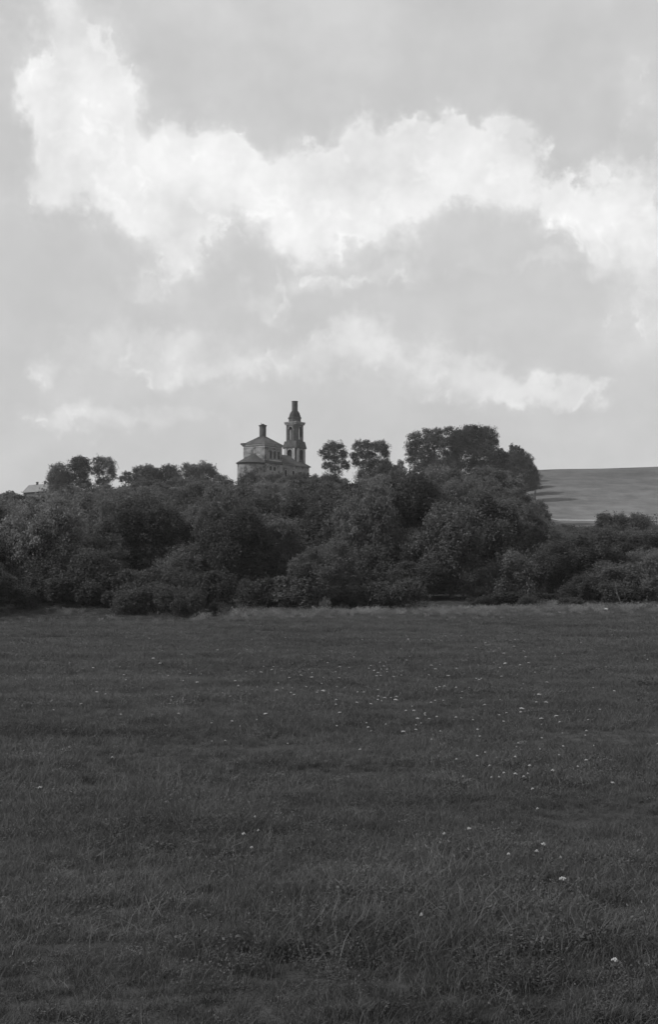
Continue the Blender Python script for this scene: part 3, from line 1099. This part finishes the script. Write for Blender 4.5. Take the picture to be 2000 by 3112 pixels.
own_tree('poplar_tree', 114, 1126, 434, [(1088, 1357, 14, 18), (1112, 1356, 16, 18), (1140, 1358, 15, 18), (1160, 1362, 18, 22), (1076, 1384, 11, 12), (1098, 1384, 17, 14),
                                         (1128, 1386, 22, 16), (1170, 1380, 13, 14), (1082, 1408, 14, 13), (1112, 1414, 19, 15), (1146, 1412, 24, 22), (1124, 1446, 44, 24)], .42, .46, 'leaf_dark',
         'broad ragged poplar with spiky top, second of the pair right of the church', group=SK, clump=.30)
own_tree('bushy_tree', 115, 1178, 425, [(1176, 1414, 16, 22), (1164, 1434, 26, 20), (1190, 1436, 12, 22)], .36, .6, 'leaf_dark',
         'dark rounded tree leaning against the right side of the broad ragged poplar')
own_tree('small_tree', 116, 1215, 428, [(1218, 1410, 10, 14), (1206, 1424, 12, 12), (1226, 1430, 10, 14), (1214, 1450, 22, 16)], .34, .38, 'leaf',
         'thin wispy tree in the gap before the tallest group of trees')
own_tree('poplar_tree', 117, 1260, 440, [(1262, 1332, 24, 18), (1250, 1356, 18, 17), (1274, 1356, 18, 20), (1248, 1380, 15, 14), (1270, 1386, 22, 16), (1250, 1400, 16, 10), (1280, 1420, 30, 20)], .42, .42, 'leaf',
         'leftmost poplar of the tall group right of centre, with small gaps of sky', group=SK, clump=.28)
own_tree('poplar_tree', 118, 1318, 442, [(1300, 1318, 15, 16), (1326, 1320, 20, 18), (1310, 1348, 26, 22), (1336, 1352, 20, 24), (1308, 1384, 28, 24), (1326, 1416, 34, 26)], .42, .5, 'leaf',
         'second poplar of the tall group right of centre, slim and leafy', group=SK, clump=.28)
own_tree('poplar_tree', 119, 1376, 444, [(1364, 1310, 16, 14), (1392, 1322, 18, 18), (1372, 1340, 24, 20), (1394, 1356, 22, 24), (1372, 1384, 28, 26), (1408, 1372, 22, 26), (1412, 1338, 18, 22), (1380, 1420, 34, 28)], .42, .52, 'leaf',
         'third poplar of the tall group, beside its tallest dark tree', group=SK, clump=.28)
own_tree('poplar_tree', 120, 1458, 446, [(1426, 1310, 24, 18), (1448, 1312, 20, 18), (1482, 1316, 24, 20), (1440, 1345, 36, 28), (1486, 1346, 25, 30), (1508, 1342, 9, 9), (1462, 1382, 46, 32), (1456, 1424, 44, 30)], .42, .58, 'leaf_dark',
         'tallest dark tree on the hill, big square crown right of centre', group=SK, clump=.26)
own_tree('small_tree', 121, 1520, 440, [(1518, 1378, 16, 14), (1504, 1390, 18, 20), (1530, 1392, 18, 18), (1518, 1412, 30, 20), (1516, 1434, 34, 24)], .38, .58, 'leaf_dark',
         'small dark tree filling the step between the tallest tree and the spiky one', group=SK)
own_tree('spiky_tree', 122, 1580, 512, [(1556, 1362, 6, 12), (1568, 1364, 5, 10), (1578, 1368, 5, 11), (1588, 1372, 5, 9), (1568, 1388, 28, 20), (1548, 1402, 20, 24), (1596, 1402, 25, 24), (1566, 1420, 32, 26), (1600, 1432, 24, 26), (1582, 1458, 40, 24)], .38, .6, 'leaf_dark',
         'dark spiky-topped tree at the right end of the copse beside the far field', group=SK, r0=0.25)
for q, (bpx, bY, brow) in enumerate([(1596, 532, 1396), (1606, 552, 1410), (1600, 572, 1404), (1590, 592, 1400)]):
    own_tree('copse_tree', 140 + q, bpx, bY, [(bpx, brow + 22, 24, 20), (bpx - 14, brow + 40, 26, 24), (bpx + 10, brow + 48, 22, 24), (bpx, brow + 72, 34, 24)], .42, .55, 'leaf_dark',
             'dark tree hidden behind the spiky tree, %s of four' % ('nearest', 'second', 'third', 'farthest')[q], group='trees behind the spiky tree')
own_tree('small_tree', 123, 1628, 512, [(1628, 1434, 6, 12), (1622, 1450, 10, 12), (1632, 1458, 7, 9), (1620, 1472, 16, 10)], .34, .55, 'leaf_dark',
         'tiny dark sapling at the foot of the spiky tree, against the pale field')
own_tree('conical_tree', 124, 1642, 330, [(1643, 1545, 15, 24), (1630, 1562, 17, 22), (1654, 1572, 17, 26), (1640, 1600, 34, 32), (1650, 1640, 36, 30)], .32, .62, 'leaf_dark',
         'dark pointed tree standing alone at the lower left corner of the pale far field')
own_tree('bushy_tree', 125, 1600, 330, [(1590, 1535, 26, 26), (1612, 1556, 20, 24), (1576, 1568, 28, 28), (1600, 1600, 36, 30)], .32, .6, 'leaf',
         'rounded tree just left of the dark pointed tree by the far field')
own_tree('broad_tree', 126, 1868, 250, [(1836, 1578, 22, 20), (1880, 1582, 24, 22), (1850, 1610, 38, 34), (1900, 1615, 36, 36), (1940, 1590, 36, 28), (1870, 1660, 58, 40), (1950, 1650, 60, 60)], .26, .58, 'leaf_pale',
         'broad pale leafy tree at the right edge below the far field')
# --- large trees and shrubs along the meadow edge
own_tree('willow_tree', 131, 150, 124, [(150, 1650, 60, 50), (110, 1700, 60, 70), (190, 1705, 60, 60), (150, 1770, 90, 80), (90, 1800, 50, 60)], .22, .62, 'leaf_dark',
         'big dark rounded willow at the far left of the meadow edge')
own_tree('willow_tree', 132, 285, 122, [(280, 1715, 62, 45), (235, 1755, 55, 55), (325, 1760, 48, 60), (280, 1805, 80, 55)], .22, .62, 'leaf_dark',
         'dark domed willow, second from the left at the meadow edge')
own_tree('willow_shrub', 133, 400, 116, [(392, 1826, 42, 30), (372, 1846, 32, 22), (424, 1842, 34, 26)], .17, .6, 'leaf_pale',
         'pale rounded shrub at the foot of the dark domed willow')
own_tree('willow_tree', 134, 560, 128, [(585, 1700, 60, 42), (520, 1745, 60, 45), (620, 1745, 55, 48), (480, 1790, 60, 46), (570, 1800, 85, 50)], .22, .6, 'leaf',
         'wide sloping willow left of centre at the meadow edge')
own_tree('willow_tree', 135, 780, 128, [(750, 1680, 60, 40), (830, 1690, 60, 42), (780, 1730, 80, 45), (720, 1760, 60, 48), (850, 1755, 60, 45), (790, 1800, 90, 46)], .22, .6, 'leaf',
         'wide leafy willow below the church at the meadow edge')
own_tree('willow_tree', 136, 1120, 130, [(1120, 1700, 50, 45), (1080, 1750, 55, 50), (1165, 1755, 60, 52), (1115, 1805, 85, 45)], .22, .6, 'leaf',
         'full rounded willow right of centre at the meadow edge, below the paired poplars')
own_tree('willow_tree', 137, 1560, 126, [(1560, 1725, 70, 40), (1490, 1765, 60, 46), (1620, 1745, 60, 46), (1550, 1800, 90, 45), (1460, 1815, 44, 34)], .21, .6, 'leaf_pale',
         'pale spreading willow at the meadow edge below the spiky tree')
own_tree('willow_tree', 138, 1690, 132, [(1680, 1690, 46, 42), (1720, 1730, 50, 55), (1660, 1740, 46, 50), (1700, 1795, 66, 46)], .21, .6, 'leaf_dark',
         'dark willow behind the pale spreading one near the right edge')
own_tree('willow_shrub', 139, 1775, 118, [(1775, 1785, 50, 36), (1740, 1815, 40, 34), (1812, 1812, 38, 34)], .17, .6, 'leaf',
         'rounded shrub near the right end of the meadow edge')
own_tree('willow_shrub', 140, 1900, 122, [(1890, 1790, 36, 50), (1930, 1770, 46, 60), (1970, 1790, 50, 55)], .17, .55, 'leaf_pale',
         'pale loose shrub at the right edge of the meadow')
OWN_PX = [(60, 360, 124), (480, 660, 128), (690, 910, 128), (1040, 1220, 130), (1440, 1770, 128)]

# --- the wood on the slope
ENV = [(-300, 1500), (60, 1492), (150, 1488), (220, 1475), (340, 1478), (360, 1470), (410, 1455), (640, 1455), (700, 1466), (745, 1462), (790, 1452), (860, 1450),
       (950, 1452), (1000, 1440), (1190, 1425), (1240, 1402), (1500, 1402), (1550, 1436), (1575, 1476), (1590, 1520), (1625, 1545), (1672, 1594), (1813, 1596), (1850, 1590), (2400, 1580)]
ex, ey = [e_[0] for e_ in ENV], [e_[1] for e_ in ENV]
rgt = random.Random(77)


def column(px):
    for lim, nm in ((200, 'at the far left edge'), (360, 'below the tall round trees'), (560, 'below the wide skyline trees'),
                    (720, 'left of and below the church'), (960, 'directly below the church'), (1200, 'below the pair of ragged poplars'),
                    (1400, 'below the tall poplar group'), (1560, 'below the tallest dark tree'), (1680, 'below the spiky tree'), (1820, 'in the hollow below the pale field')):
        if px < lim:
            return nm
    return 'at the right edge below the pale field'


def rowname(i, n):
    f = i / (n - 1)
    return ('at the slope foot', 'low on the slope', 'halfway up', 'high on the slope', 'near the crest')[min(4, int(f * 5))]


ROWS = [119, 129, 142, 158, 177, 200, 226, 256, 289, 326, 366, 405]
SHAPES = {'near_a': 'rounded', 'near_b': 'slender', 'near_c': 'pale spreading', 'near_d': 'dark upright', 'far_a': 'rounded', 'far_b': 'slender', 'far_c': 'dark spreading', 'far_d': 'pale',
          'shrub_a': 'rounded', 'shrub_b': 'lighter upright', 'shrub_c': 'low spreading', 'shrub_d': 'ragged upright'}
for i, Yr in enumerate(ROWS):
    s0 = 4.9 + 4.0 * i / (len(ROWS) - 1)
    xl, xr = -0.285 * Yr, 0.285 * Yr
    x = xl + rgt.uniform(0, s0)
    while x < xr:
        y = Yr + rgt.uniform(-1, 1) * (3.0 + 0.03 * Yr)
        xx = x + rgt.uniform(-.6, .6)
        px = CX + F * xx / y / 1.0
        key = rgt.choice(['near_a', 'near_b', 'near_c', 'near_d', 'near_a'] if y < 235 else ['far_a', 'far_b', 'far_c', 'far_d', 'far_a'])
        h = rgt.choice([5.5, 6.8, 7.8, 8.8, 10.0, 11.5]) * rgt.uniform(.9, 1.1) if y < 235 else rgt.uniform(8.0, 12.5)
        wdt = min(h * rgt.uniform(.58, .85), 8.0)
        if i == 0:
            h, wdt = rgt.uniform(3.0, 6.2), rgt.uniform(4.0, 6.0)
        if rgt.random() < 0.14:
            h *= 1.3
        env = float(np.interp(px, ex, ey))
        ztop = at(px, env + rgt.uniform(-8, 40), y)[2]
        zb = tz(xx, y)
        hmax = ztop - zb
        step = wdt * rgt.uniform(.58, .86)
        skip = (hmax < 2.2) or (y < 122 and any(a < px < b for a, b, _ in OWN_PX)) or (y > 425 and 735 < px < 950)
        if not skip:
            if h > hmax:
                h = hmax
                wdt = min(wdt, h * 1.05)
            nm = 'shrub' if h < 3.3 else 'leafy_tree'
            lab = '%s %s %s %s' % (SHAPES[key], 'shrub' if h < 3.3 else ('tall tree' if h > 9.5 else 'tree'), rowname(i, len(ROWS)), column(px))
            place_tree(key, nm, xx, y, h, wdt, rgt.uniform(0, 6.28), lab, 'shrub' if h < 3.3 else 'tree', 'trees of the wooded slope')
        x += step

# --- shrubs fringing the meadow
px = -140.0
while px < 720:                         # dark scrub closing the foot of the wood on the left
    y = 120.5 + rgt.uniform(-2.0, 2.0)
    p = at(px, 1860, y)
    h = rgt.uniform(1.8, 3.8)
    wdt = h * rgt.uniform(.9, 1.4)
    place_tree(rgt.choice(['shrub_d', 'shrub_a', 'shrub_d']), 'scrub', p[0], y, h, wdt, rgt.uniform(0, 6.28),
               'tangled scrub closing the foot of the wood, %s' % column(px), 'shrub', 'scrub at the foot of the wood on the left')
    px += wdt * rgt.uniform(.5, .8) * F / y
px = 330.0
while px < 2140:
    y = 116.5 + rgt.uniform(-2.5, 2.5) + (2 if px < 420 else 0)
    p = at(px, 1860, y)
    h = rgt.choice([1.0, 1.3, 1.6, 2.0, 2.6, 3.2]) * rgt.uniform(.85, 1.2)
    key = rgt.choice(['shrub_a', 'shrub_b', 'shrub_c', 'shrub_d', 'shrub_d'])
    wdt = h * rgt.uniform(.8, 1.6) + .6
    place_tree(key, 'meadow_shrub', p[0], y, h, wdt, rgt.uniform(0, 6.28),
               '%s %s shrub fringing the meadow, %s' % (SHAPES[key], 'knee-high' if h < 1.2 else ('waist-high' if h < 2 else 'head-high'), column(px)), 'shrub', 'low shrubs fringing the meadow')
    px += wdt * rgt.uniform(.35, 2.3) * F / y
# shrubs under the track on the far hill
for i in range(16):
    px = 1650 + i * 24 + rgt.uniform(-8, 8)
    y = 432 + rgt.uniform(-8, 6)
    p = at(px, 1600, y)
    h = at(px, 1594 + rgt.uniform(0, 8), y)[2] - tz(p[0], y)
    if h > 1.2:
        place_tree('far_c', 'leafy_tree', p[0], y, h, max(h * .9, 4.5), rgt.uniform(0, 6.28), 'dark tree in the row just under the pale track on the far hill', 'tree', 'row of trees under the pale track')

# --- leaning dead stem and a pale stone by the right edge of the meadow
p = at(1896, 1857, 112)
snag = empty('dead_stem', (p[0], 112, tz(p[0], 112) - 0.1))
tag(snag, 'thin bare dead stem leaning left at the right edge of the meadow', 'dead stem')
MB().tube([(0.1, 0, 0), (-0.15, .05, .7), (-0.45, .1, 1.5), (-0.62, .1, 2.3), (-.70, .15, 2.9)], [.06, .05, .04, .03, .012], 6).build('stem', M['deadwood'], snag, True)
for (a, b) in (((-.45, .1, 1.5), (-1.0, .1, 2.1)), ((-.62, .1, 2.3), (-.4, .2, 3.0)), ((-.15, .05, .7), (.25, .1, 1.4))):
    MB().tube([a, b], [.025, .006], 5).build('twig', M['deadwood'], snag, True)
p = at(1840, 1847, 108)
mb = MB().lathe([(.19, -.05), (.24, .07), (.20, .17), (.09, .23)], 9, wob=lambda a, j: .03 * math.sin(3 * a + j))
st = mb.build('stone', M['stone'], None, True)
st.location = (p[0], 108, tz(p[0], 108) + 0.12)
st.scale = (1.1, .7, .8)
tag(st, 'pale stone lying at the right end of the meadow edge', 'stone')

# ------------------------------------------------------------------ meadow grass (instanced tufts)
PC = bpy.data.collections.new('tuft_shapes')
rg = np.random.default_rng(5)


def tuft(name, n, hmin, hmax, wd, spread, lean, mat, seeds=False, seg=2):
    vs, qs = [], []
    for i in range(n):
        a = rg.uniform(0, 2 * math.pi)
        r = spread * math.sqrt(rg.random())
        bx, by = r * math.cos(a), r * math.sin(a)
        h = rg.uniform(hmin, hmax)
        la = rg.uniform(0, 2 * math.pi)
        ln = lean * h * rg.uniform(.2, 1.3)
        fa = rg.uniform(0, math.pi)
        wx, wy = math.cos(fa) * wd / 2, math.sin(fa) * wd / 2
        k = len(vs)
        for j in range(seg + 1):
            t = j / seg
            ww = (1 - 0.85 * t ** 1.5)
            cx_, cy_ = bx + math.cos(la) * ln * t * t, by + math.sin(la) * ln * t * t
            z = h * (t - 0.18 * lean * t * t)
            vs.append((cx_ - wx * ww, cy_ - wy * ww, z))
            vs.append((cx_ + wx * ww, cy_ + wy * ww, z))
        for j in range(seg):
            qs.append((k + 2 * j, k + 2 * j + 1, k + 2 * j + 3, k + 2 * j + 2))
        if seeds:
            k = len(vs)
            ex_, ey_ = bx + math.cos(la) * ln, by + math.sin(la) * ln
            z = h * (1 - .18 * lean)
            for q in ((-1, 0, -.5), (0, 0, -1), (1, 0, .5), (0, 0, 1)):
                vs.append((ex_ + q[0] * wd * 1.6, ey_ + q[0] * wd * .8, z + q[2] * wd * 2.2))
            qs.append((k, k + 1, k + 2, k + 3))
    o = bpy.data.objects.new(name, quad_mesh(name, np.array(vs), np.array(qs), mat))
    PC.objects.link(o)


def clover(name, n, size, spread, hmax, mat):
    c = np.stack([rg.normal(size=n) * spread * .5, rg.normal(size=n) * spread * .5, rg.uniform(.02, hmax, n)], -1)
    nn = rg.normal(size=(n, 3)) * .45 + np.array([0, 0, 1])
    nn /= np.linalg.norm(nn, axis=1)[:, None]
    a = np.cross(nn, rg.normal(size=nn.shape))
    a /= np.linalg.norm(a, axis=1)[:, None]
    b = np.cross(nn, a)
    s = size * rg.uniform(.6, 1.3, n)[:, None]
    q = np.stack([c - a * s, c - b * s * .55, c + a * s, c + b * s * .55], 1)
    o = bpy.data.objects.new(name, quad_mesh(name, q.reshape(-1, 3), np.arange(n * 4).reshape(-1, 4), mat))
    PC.objects.link(o)


tuft('tuft_0', 70, .05, .15, .006, .15, .9, M['grass'])
tuft('tuft_1', 60, .07, .20, .006, .14, .7, M['grass'])
tuft('tuft_2', 46, .06, .17, .009, .16, 1.1, M['grass'])
clover('tuft_3', 80, .0115, .16, .11, M['grass'])
clover('tuft_4', 60, .0145, .15, .14, M['grass'])
tuft('tuft_5', 7, .10, .24, .005, .14, 1.0, M['dry'], seeds=True)
tuft('tuft_6', 80, .06, .18, .011, .30, .9, M['grass'])          # wider, for the far meadow
clover('tuft_7', 90, .024, .30, .13, M['grass'])
tuft('tuft_8', 40, .3, .75, .018, .28, .6, M['weeds'], seeds=True, seg=2)   # rank growth at the far edge
clover('tuft_9', 50, .06, .30, .6, M['weeds'])


def fb(x, y, s, seed=0):
    r_ = np.random.default_rng(seed)
    v = 0
    amp = 1.0
    tot = 0
    for o_ in range(4):
        for _ in range(3):
            a = r_.uniform(0, 6.28)
            ph = r_.uniform(0, 6.28)
            v = v + amp * np.sin((x * math.cos(a) + y * math.sin(a)) * s + ph)
            tot += amp * .5
        s *= 2.1
        amp *= .6
    return v / tot


def scatter(dens, d0, d1, half=0.42, off=3.0):
    area = half * (d1 * d1 - d0 * d0) + 2 * off * (d1 - d0)
    n = int(dens * area)
    y = np.sqrt(rg.uniform(d0 * d0, d1 * d1, n))
    x = rg.uniform(-1, 1, n) * (half * y + off)
    return x, y


def instancer(name, X_, Y_, pick, scale, tone, tilt=0.12):
    n = len(X_)
    me = bpy.data.meshes.new(name)
    me.vertices.add(n)
    me.vertices.foreach_set('co', np.stack([X_, Y_, terrain(X_, Y_) - 0.01], -1).astype(np.float32).ravel())
    rot = np.stack([rg.normal(size=n) * tilt, rg.normal(size=n) * tilt, rg.uniform(0, 6.28, n)], -1)
    for nm, tp, dat in (('pick', 'INT', pick.astype(np.int32)), ('size', 'FLOAT', scale.astype(np.float32)), ('tone', 'FLOAT', tone.astype(np.float32))):
        me.attributes.new(nm, tp, 'POINT').data.foreach_set('value', dat)
    me.attributes.new('rot', 'FLOAT_VECTOR', 'POINT').data.foreach_set('vector', rot.astype(np.float32).ravel())
    me.update()
    o = link_mesh(name, me)
    ng = bpy.data.node_groups.new(name, 'GeometryNodeTree')
    ng.interface.new_socket('Geometry', in_out='INPUT', socket_type='NodeSocketGeometry')
    ng.interface.new_socket('Geometry', in_out='OUTPUT', socket_type='NodeSocketGeometry')
    gi, go = ng.nodes.new('NodeGroupInput'), ng.nodes.new('NodeGroupOutput')
    ci = ng.nodes.new('GeometryNodeCollectionInfo')
    ci.inputs['Collection'].default_value = PC
    ci.inputs['Separate Children'].default_value = True
    ci.inputs['Reset Children'].default_value = True
    ip = ng.nodes.new('GeometryNodeInstanceOnPoints')
    ip.inputs['Pick Instance'].default_value = True

    def named(nm, tp):
        q = ng.nodes.new('GeometryNodeInputNamedAttribute')
        q.data_type = tp
        q.inputs['Name'].default_value = nm
        return [s for s in q.outputs if s.enabled and s.name == 'Attribute'][0]
    lk = ng.links.new
    lk(gi.outputs[0], ip.inputs['Points'])
    lk(ci.outputs[0], ip.inputs['Instance'])
    lk(named('pick', 'INT'), ip.inputs['Instance Index'])
    lk(named('rot', 'FLOAT_VECTOR'), ip.inputs['Rotation'])
    lk(named('size', 'FLOAT'), ip.inputs['Scale'])
    lk(ip.outputs[0], go.inputs[0])
    md = o.modifiers.new('tufts', 'NODES')
    md.node_group = ng
    return o


xs, ys, pk, sz = [], [], [], []
for (dens, d0, d1, choices, prob, s0, s1) in [
        (300, 3.0, 11, [0, 1, 2, 3, 4, 5], [.31, .21, .22, .17, .075, .015], .28, .68),
        (130, 9, 27, [0, 1, 2, 3, 4, 5], [.28, .24, .22, .14, .10, .02], .36, .8),
        (36, 19, 50, [1, 2, 4, 5, 6, 7], [.28, .26, .12, .02, .22, .10], .45, .9),
        (14, 40, 122, [5, 6, 7], [.03, .75, .22], .6, 1.05)]:
    a, b = scatter(dens, d0, d1)
    xs.append(a)
    ys.append(b)
    pk.append(rg.choice(choices, size=len(a), p=prob))
    sz.append(rg.uniform(s0, s1, len(a)))
xs, ys, pk, sz = map(np.concatenate, (xs, ys, pk, sz))
patch = fb(xs, ys, 0.5, 1) * .5 + fb(xs, ys, 1.7, 2) * .5
tone = np.clip(0.5 + 0.25 * patch + 0.13 * rg.normal(size=len(xs)), 0.02, 1)
sz = sz * np.clip(1 + 0.48 * fb(xs, ys, 1.3, 3), .4, 2.0)
thin = rg.random(len(xs)) < np.clip(1.0 - 0.5 * (fb(xs, ys, 2.3, 4) > .55), .3, 1)
g = instancer('meadow_grass', xs[thin], ys[thin], pk[thin], sz[thin], tone[thin])
tag(g, 'short rough meadow grass and clover covering the foreground', 'grass', kind='stuff')
a, b = scatter(8, 74, 118)
kp = rg.random(len(a)) < np.where(a > -8, np.clip(.42 + .65 * fb(a, b, .3, 8), .0, .95) * np.clip((b - 76) / 38, .04, 1) ** 1.6, .04)
a, b = a[kp], b[kp]
g = instancer('rank_weeds', a, b, rg.choice([8, 9], size=len(a), p=[.7, .3]), rg.uniform(.35, 1.1, len(a)) * np.clip((b - 60) / 50, .4, 1), np.clip(.45 + .3 * rg.normal(size=len(a)), 0, 1))
tag(g, 'tall pale weeds and rank grass along the far edge of the meadow', 'weeds', kind='stuff')

# ------------------------------------------------------------------ white flowers in the meadow


def flower_mesh(seed):
    r_ = random.Random(seed)
    mb = MB()
    h = .26
    mb.tube([(0, 0, -.02), (.01, 0, h * .5), (.015, .01, h)], [.003, .0025, .002], 4)
    ns = len(mb.f)
    for i in range(11):
        a = 2.4 * i
        rr_ = .010 * math.sqrt(i) * 1.5
        px_, py_ = .015 + rr_ * math.cos(a), .01 + rr_ * math.sin(a)
        z = h + .012 - rr_ * .22 + r_.uniform(-.003, .003)
        mb.tube([(.015, .01, h - .03), (px_, py_, z - .004)], [.0012, .001], 3)
    ns2 = len(mb.f)
    for i in range(11):
        a = 2.4 * i
        rr_ = .010 * math.sqrt(i) * 1.5
        px_, py_ = .015 + rr_ * math.cos(a), .01 + rr_ * math.sin(a)
        z = h + .012 - rr_ * .22 + r_.uniform(-.003, .003)
        mb.lathe([(.011, z - .004), (.013, z), (.007, z + .006)], 6, px_, py_, r_.random())
    me = mb.mesh('white_flower', [M['stem'], M['petal']])
    me.polygons.foreach_set('material_index', [0] * ns2 + [1] * (len(mb.f) - ns2))
    return me


FM = [flower_mesh(i) for i in range(4)]
rf_ = random.Random(41)
SEEN = [(290, 2098), (140, 2390), (1265, 2776), (1140, 2055), (1175, 2008), (1160, 2030), (1190, 2052), (1092, 2100), (1108, 2102), (1195, 2117), (1258, 2138), (1240, 2160),
        (1130, 2210), (1328, 2088), (1350, 2088), (1515, 2170), (1440, 2186), (1385, 2178), (1338, 2178), (1705, 2220), (1780, 2226), (1800, 2258), (1572, 2262), (1640, 2272),
        (1695, 2284), (1463, 2292), (1400, 2352), (1522, 2358), (1636, 2384), (1635, 2446), (1425, 2518), (1355, 2535), (1556, 2590), (1640, 2556), (1646, 2570), (1718, 2600),
        (1725, 2658), (1830, 2914), (782, 2468), (728, 2535), (798, 2518), (746, 2552), (675, 2240), (655, 2242), (870, 2258), (815, 2163), (773, 2185), (726, 2201), (645, 2190),
        (1010, 1975), (800, 1905), (1075, 1998), (1620, 2042), (1690, 2028), (1500, 2010), (880, 2098), (840, 2098), (930, 2086), (980, 2098), (965, 2102), (900, 2110), (150, 2155)]
pts = [at(px, py, 1.0) for px, py in SEEN]
spots = list(SEEN)
for _ in range(190):
    cpx, cpy = rf_.choice([(1100, 2060), (1300, 2080), (950, 2100), (1500, 2140), (1400, 2000), (1750, 2020), (700, 2110), (1600, 2300), (1200, 2000), (1350, 2180), (600, 2000)])
    spots.append((rf_.gauss(cpx, 230), rf_.gauss(cpy, 70)))
nfl = 0
for (px, py) in spots:
    if py < 1925:
        py = 1930 + rf_.uniform(0, 60)
    d = ray(px, py)
    Yd = 30.0
    for _ in range(14):                 # walk down the line of sight to the flower's height above the ground
        q = (d[0] / d[1] * Yd, Yd, CAMH + d[2] / d[1] * Yd)
        gap = q[2] - (tz(q[0], q[1]) + 0.20)
        Yd = Yd * (1 + gap / max(0.3, (CAMH - q[2] + 0.02) + 0.0) * 0.8)
        Yd = min(max(Yd, 3.5), 80)
    xx = d[0] / d[1] * Yd
    o = link_mesh('white_flower', FM[nfl % 4])
    o.location = (xx, Yd, tz(xx, Yd))
    s = rf_.uniform(.75, 1.15) * (1 + 0.028 * max(0, Yd - 8)) if Yd < 40 else rf_.uniform(1.4, 2.0)
    s = min(s * (.45 if Yd < 16 else .6), 1.15) * rf_.choice([.3, .35, .42, .5, .7])
    o.scale = (s, s, 0.85 * rf_.uniform(.85, 1.1) * min(1.25, .8 + s * .2))
    o.rotation_euler = (rf_.uniform(-.25, .25), rf_.uniform(-.25, .25), rf_.uniform(0, 6.28))
    dn = 'nearest part' if Yd < 11 else ('near half' if Yd < 20 else ('middle' if Yd < 34 else 'far half'))
    sd = ('far left', 'below the tall round trees', 'below the wide trees', 'left of the church line', 'below the church', 'below the ragged poplars', 'below the tall poplar group', 'below the spiky tree', 'far right')[int(np.searchsorted([200, 360, 560, 720, 960, 1200, 1500, 1680], px))]
    tag(o, 'white flower head, %s of the meadow, %s' % (dn, sd), 'flower', 'white flowers scattered over the meadow')
    nfl += 1

# ------------------------------------------------------------------ neighbours with one description are told apart by their order
by = {}
for o in COL.objects:
    if o.parent is None and o.get('category') in ('tree', 'shrub'):
        by.setdefault(o['label'], []).append(o)
for lab, obs in by.items():
    if 2 <= len(obs) <= 14:
        obs.sort(key=lambda o: o.location.x / o.location.y)
        nth = ['leftmost', 'second-from-left', 'third-from-left', 'fourth-from-left', 'fifth-from-left', 'sixth-from-left', 'seventh-from-left', 'eighth-from-left',
               'ninth-from-left', 'tenth-from-left', 'eleventh-from-left', 'twelfth-from-left', 'thirteenth-from-left'][:len(obs) - 1] + ['rightmost']
        if len(obs) == 2:
            nth = ['left-hand', 'right-hand']
        for o, wd in zip(obs, nth):
            o['label'] = wd + ' ' + lab

# ------------------------------------------------------------------ summer haze
HAZE = 0.00013
mb = MB().box(-2700, 2700, -1600, 3500, float(Z.min()) - 1.0, 74.0)
m, k, out = new_mat('summer_haze')
pv = k.n('ShaderNodeVolumePrincipled')
pv.inputs['Color'].default_value = (.9, .9, .9, 1)
pv.inputs['Density'].default_value = HAZE
pv.inputs['Anisotropy'].default_value = 0.2
k.t.links.new(pv.outputs[0], out.inputs['Volume'])
haze = mb.build('haze', m)
tag(haze, 'thin summer haze filling the air over meadow and hill', 'haze', kind='stuff')
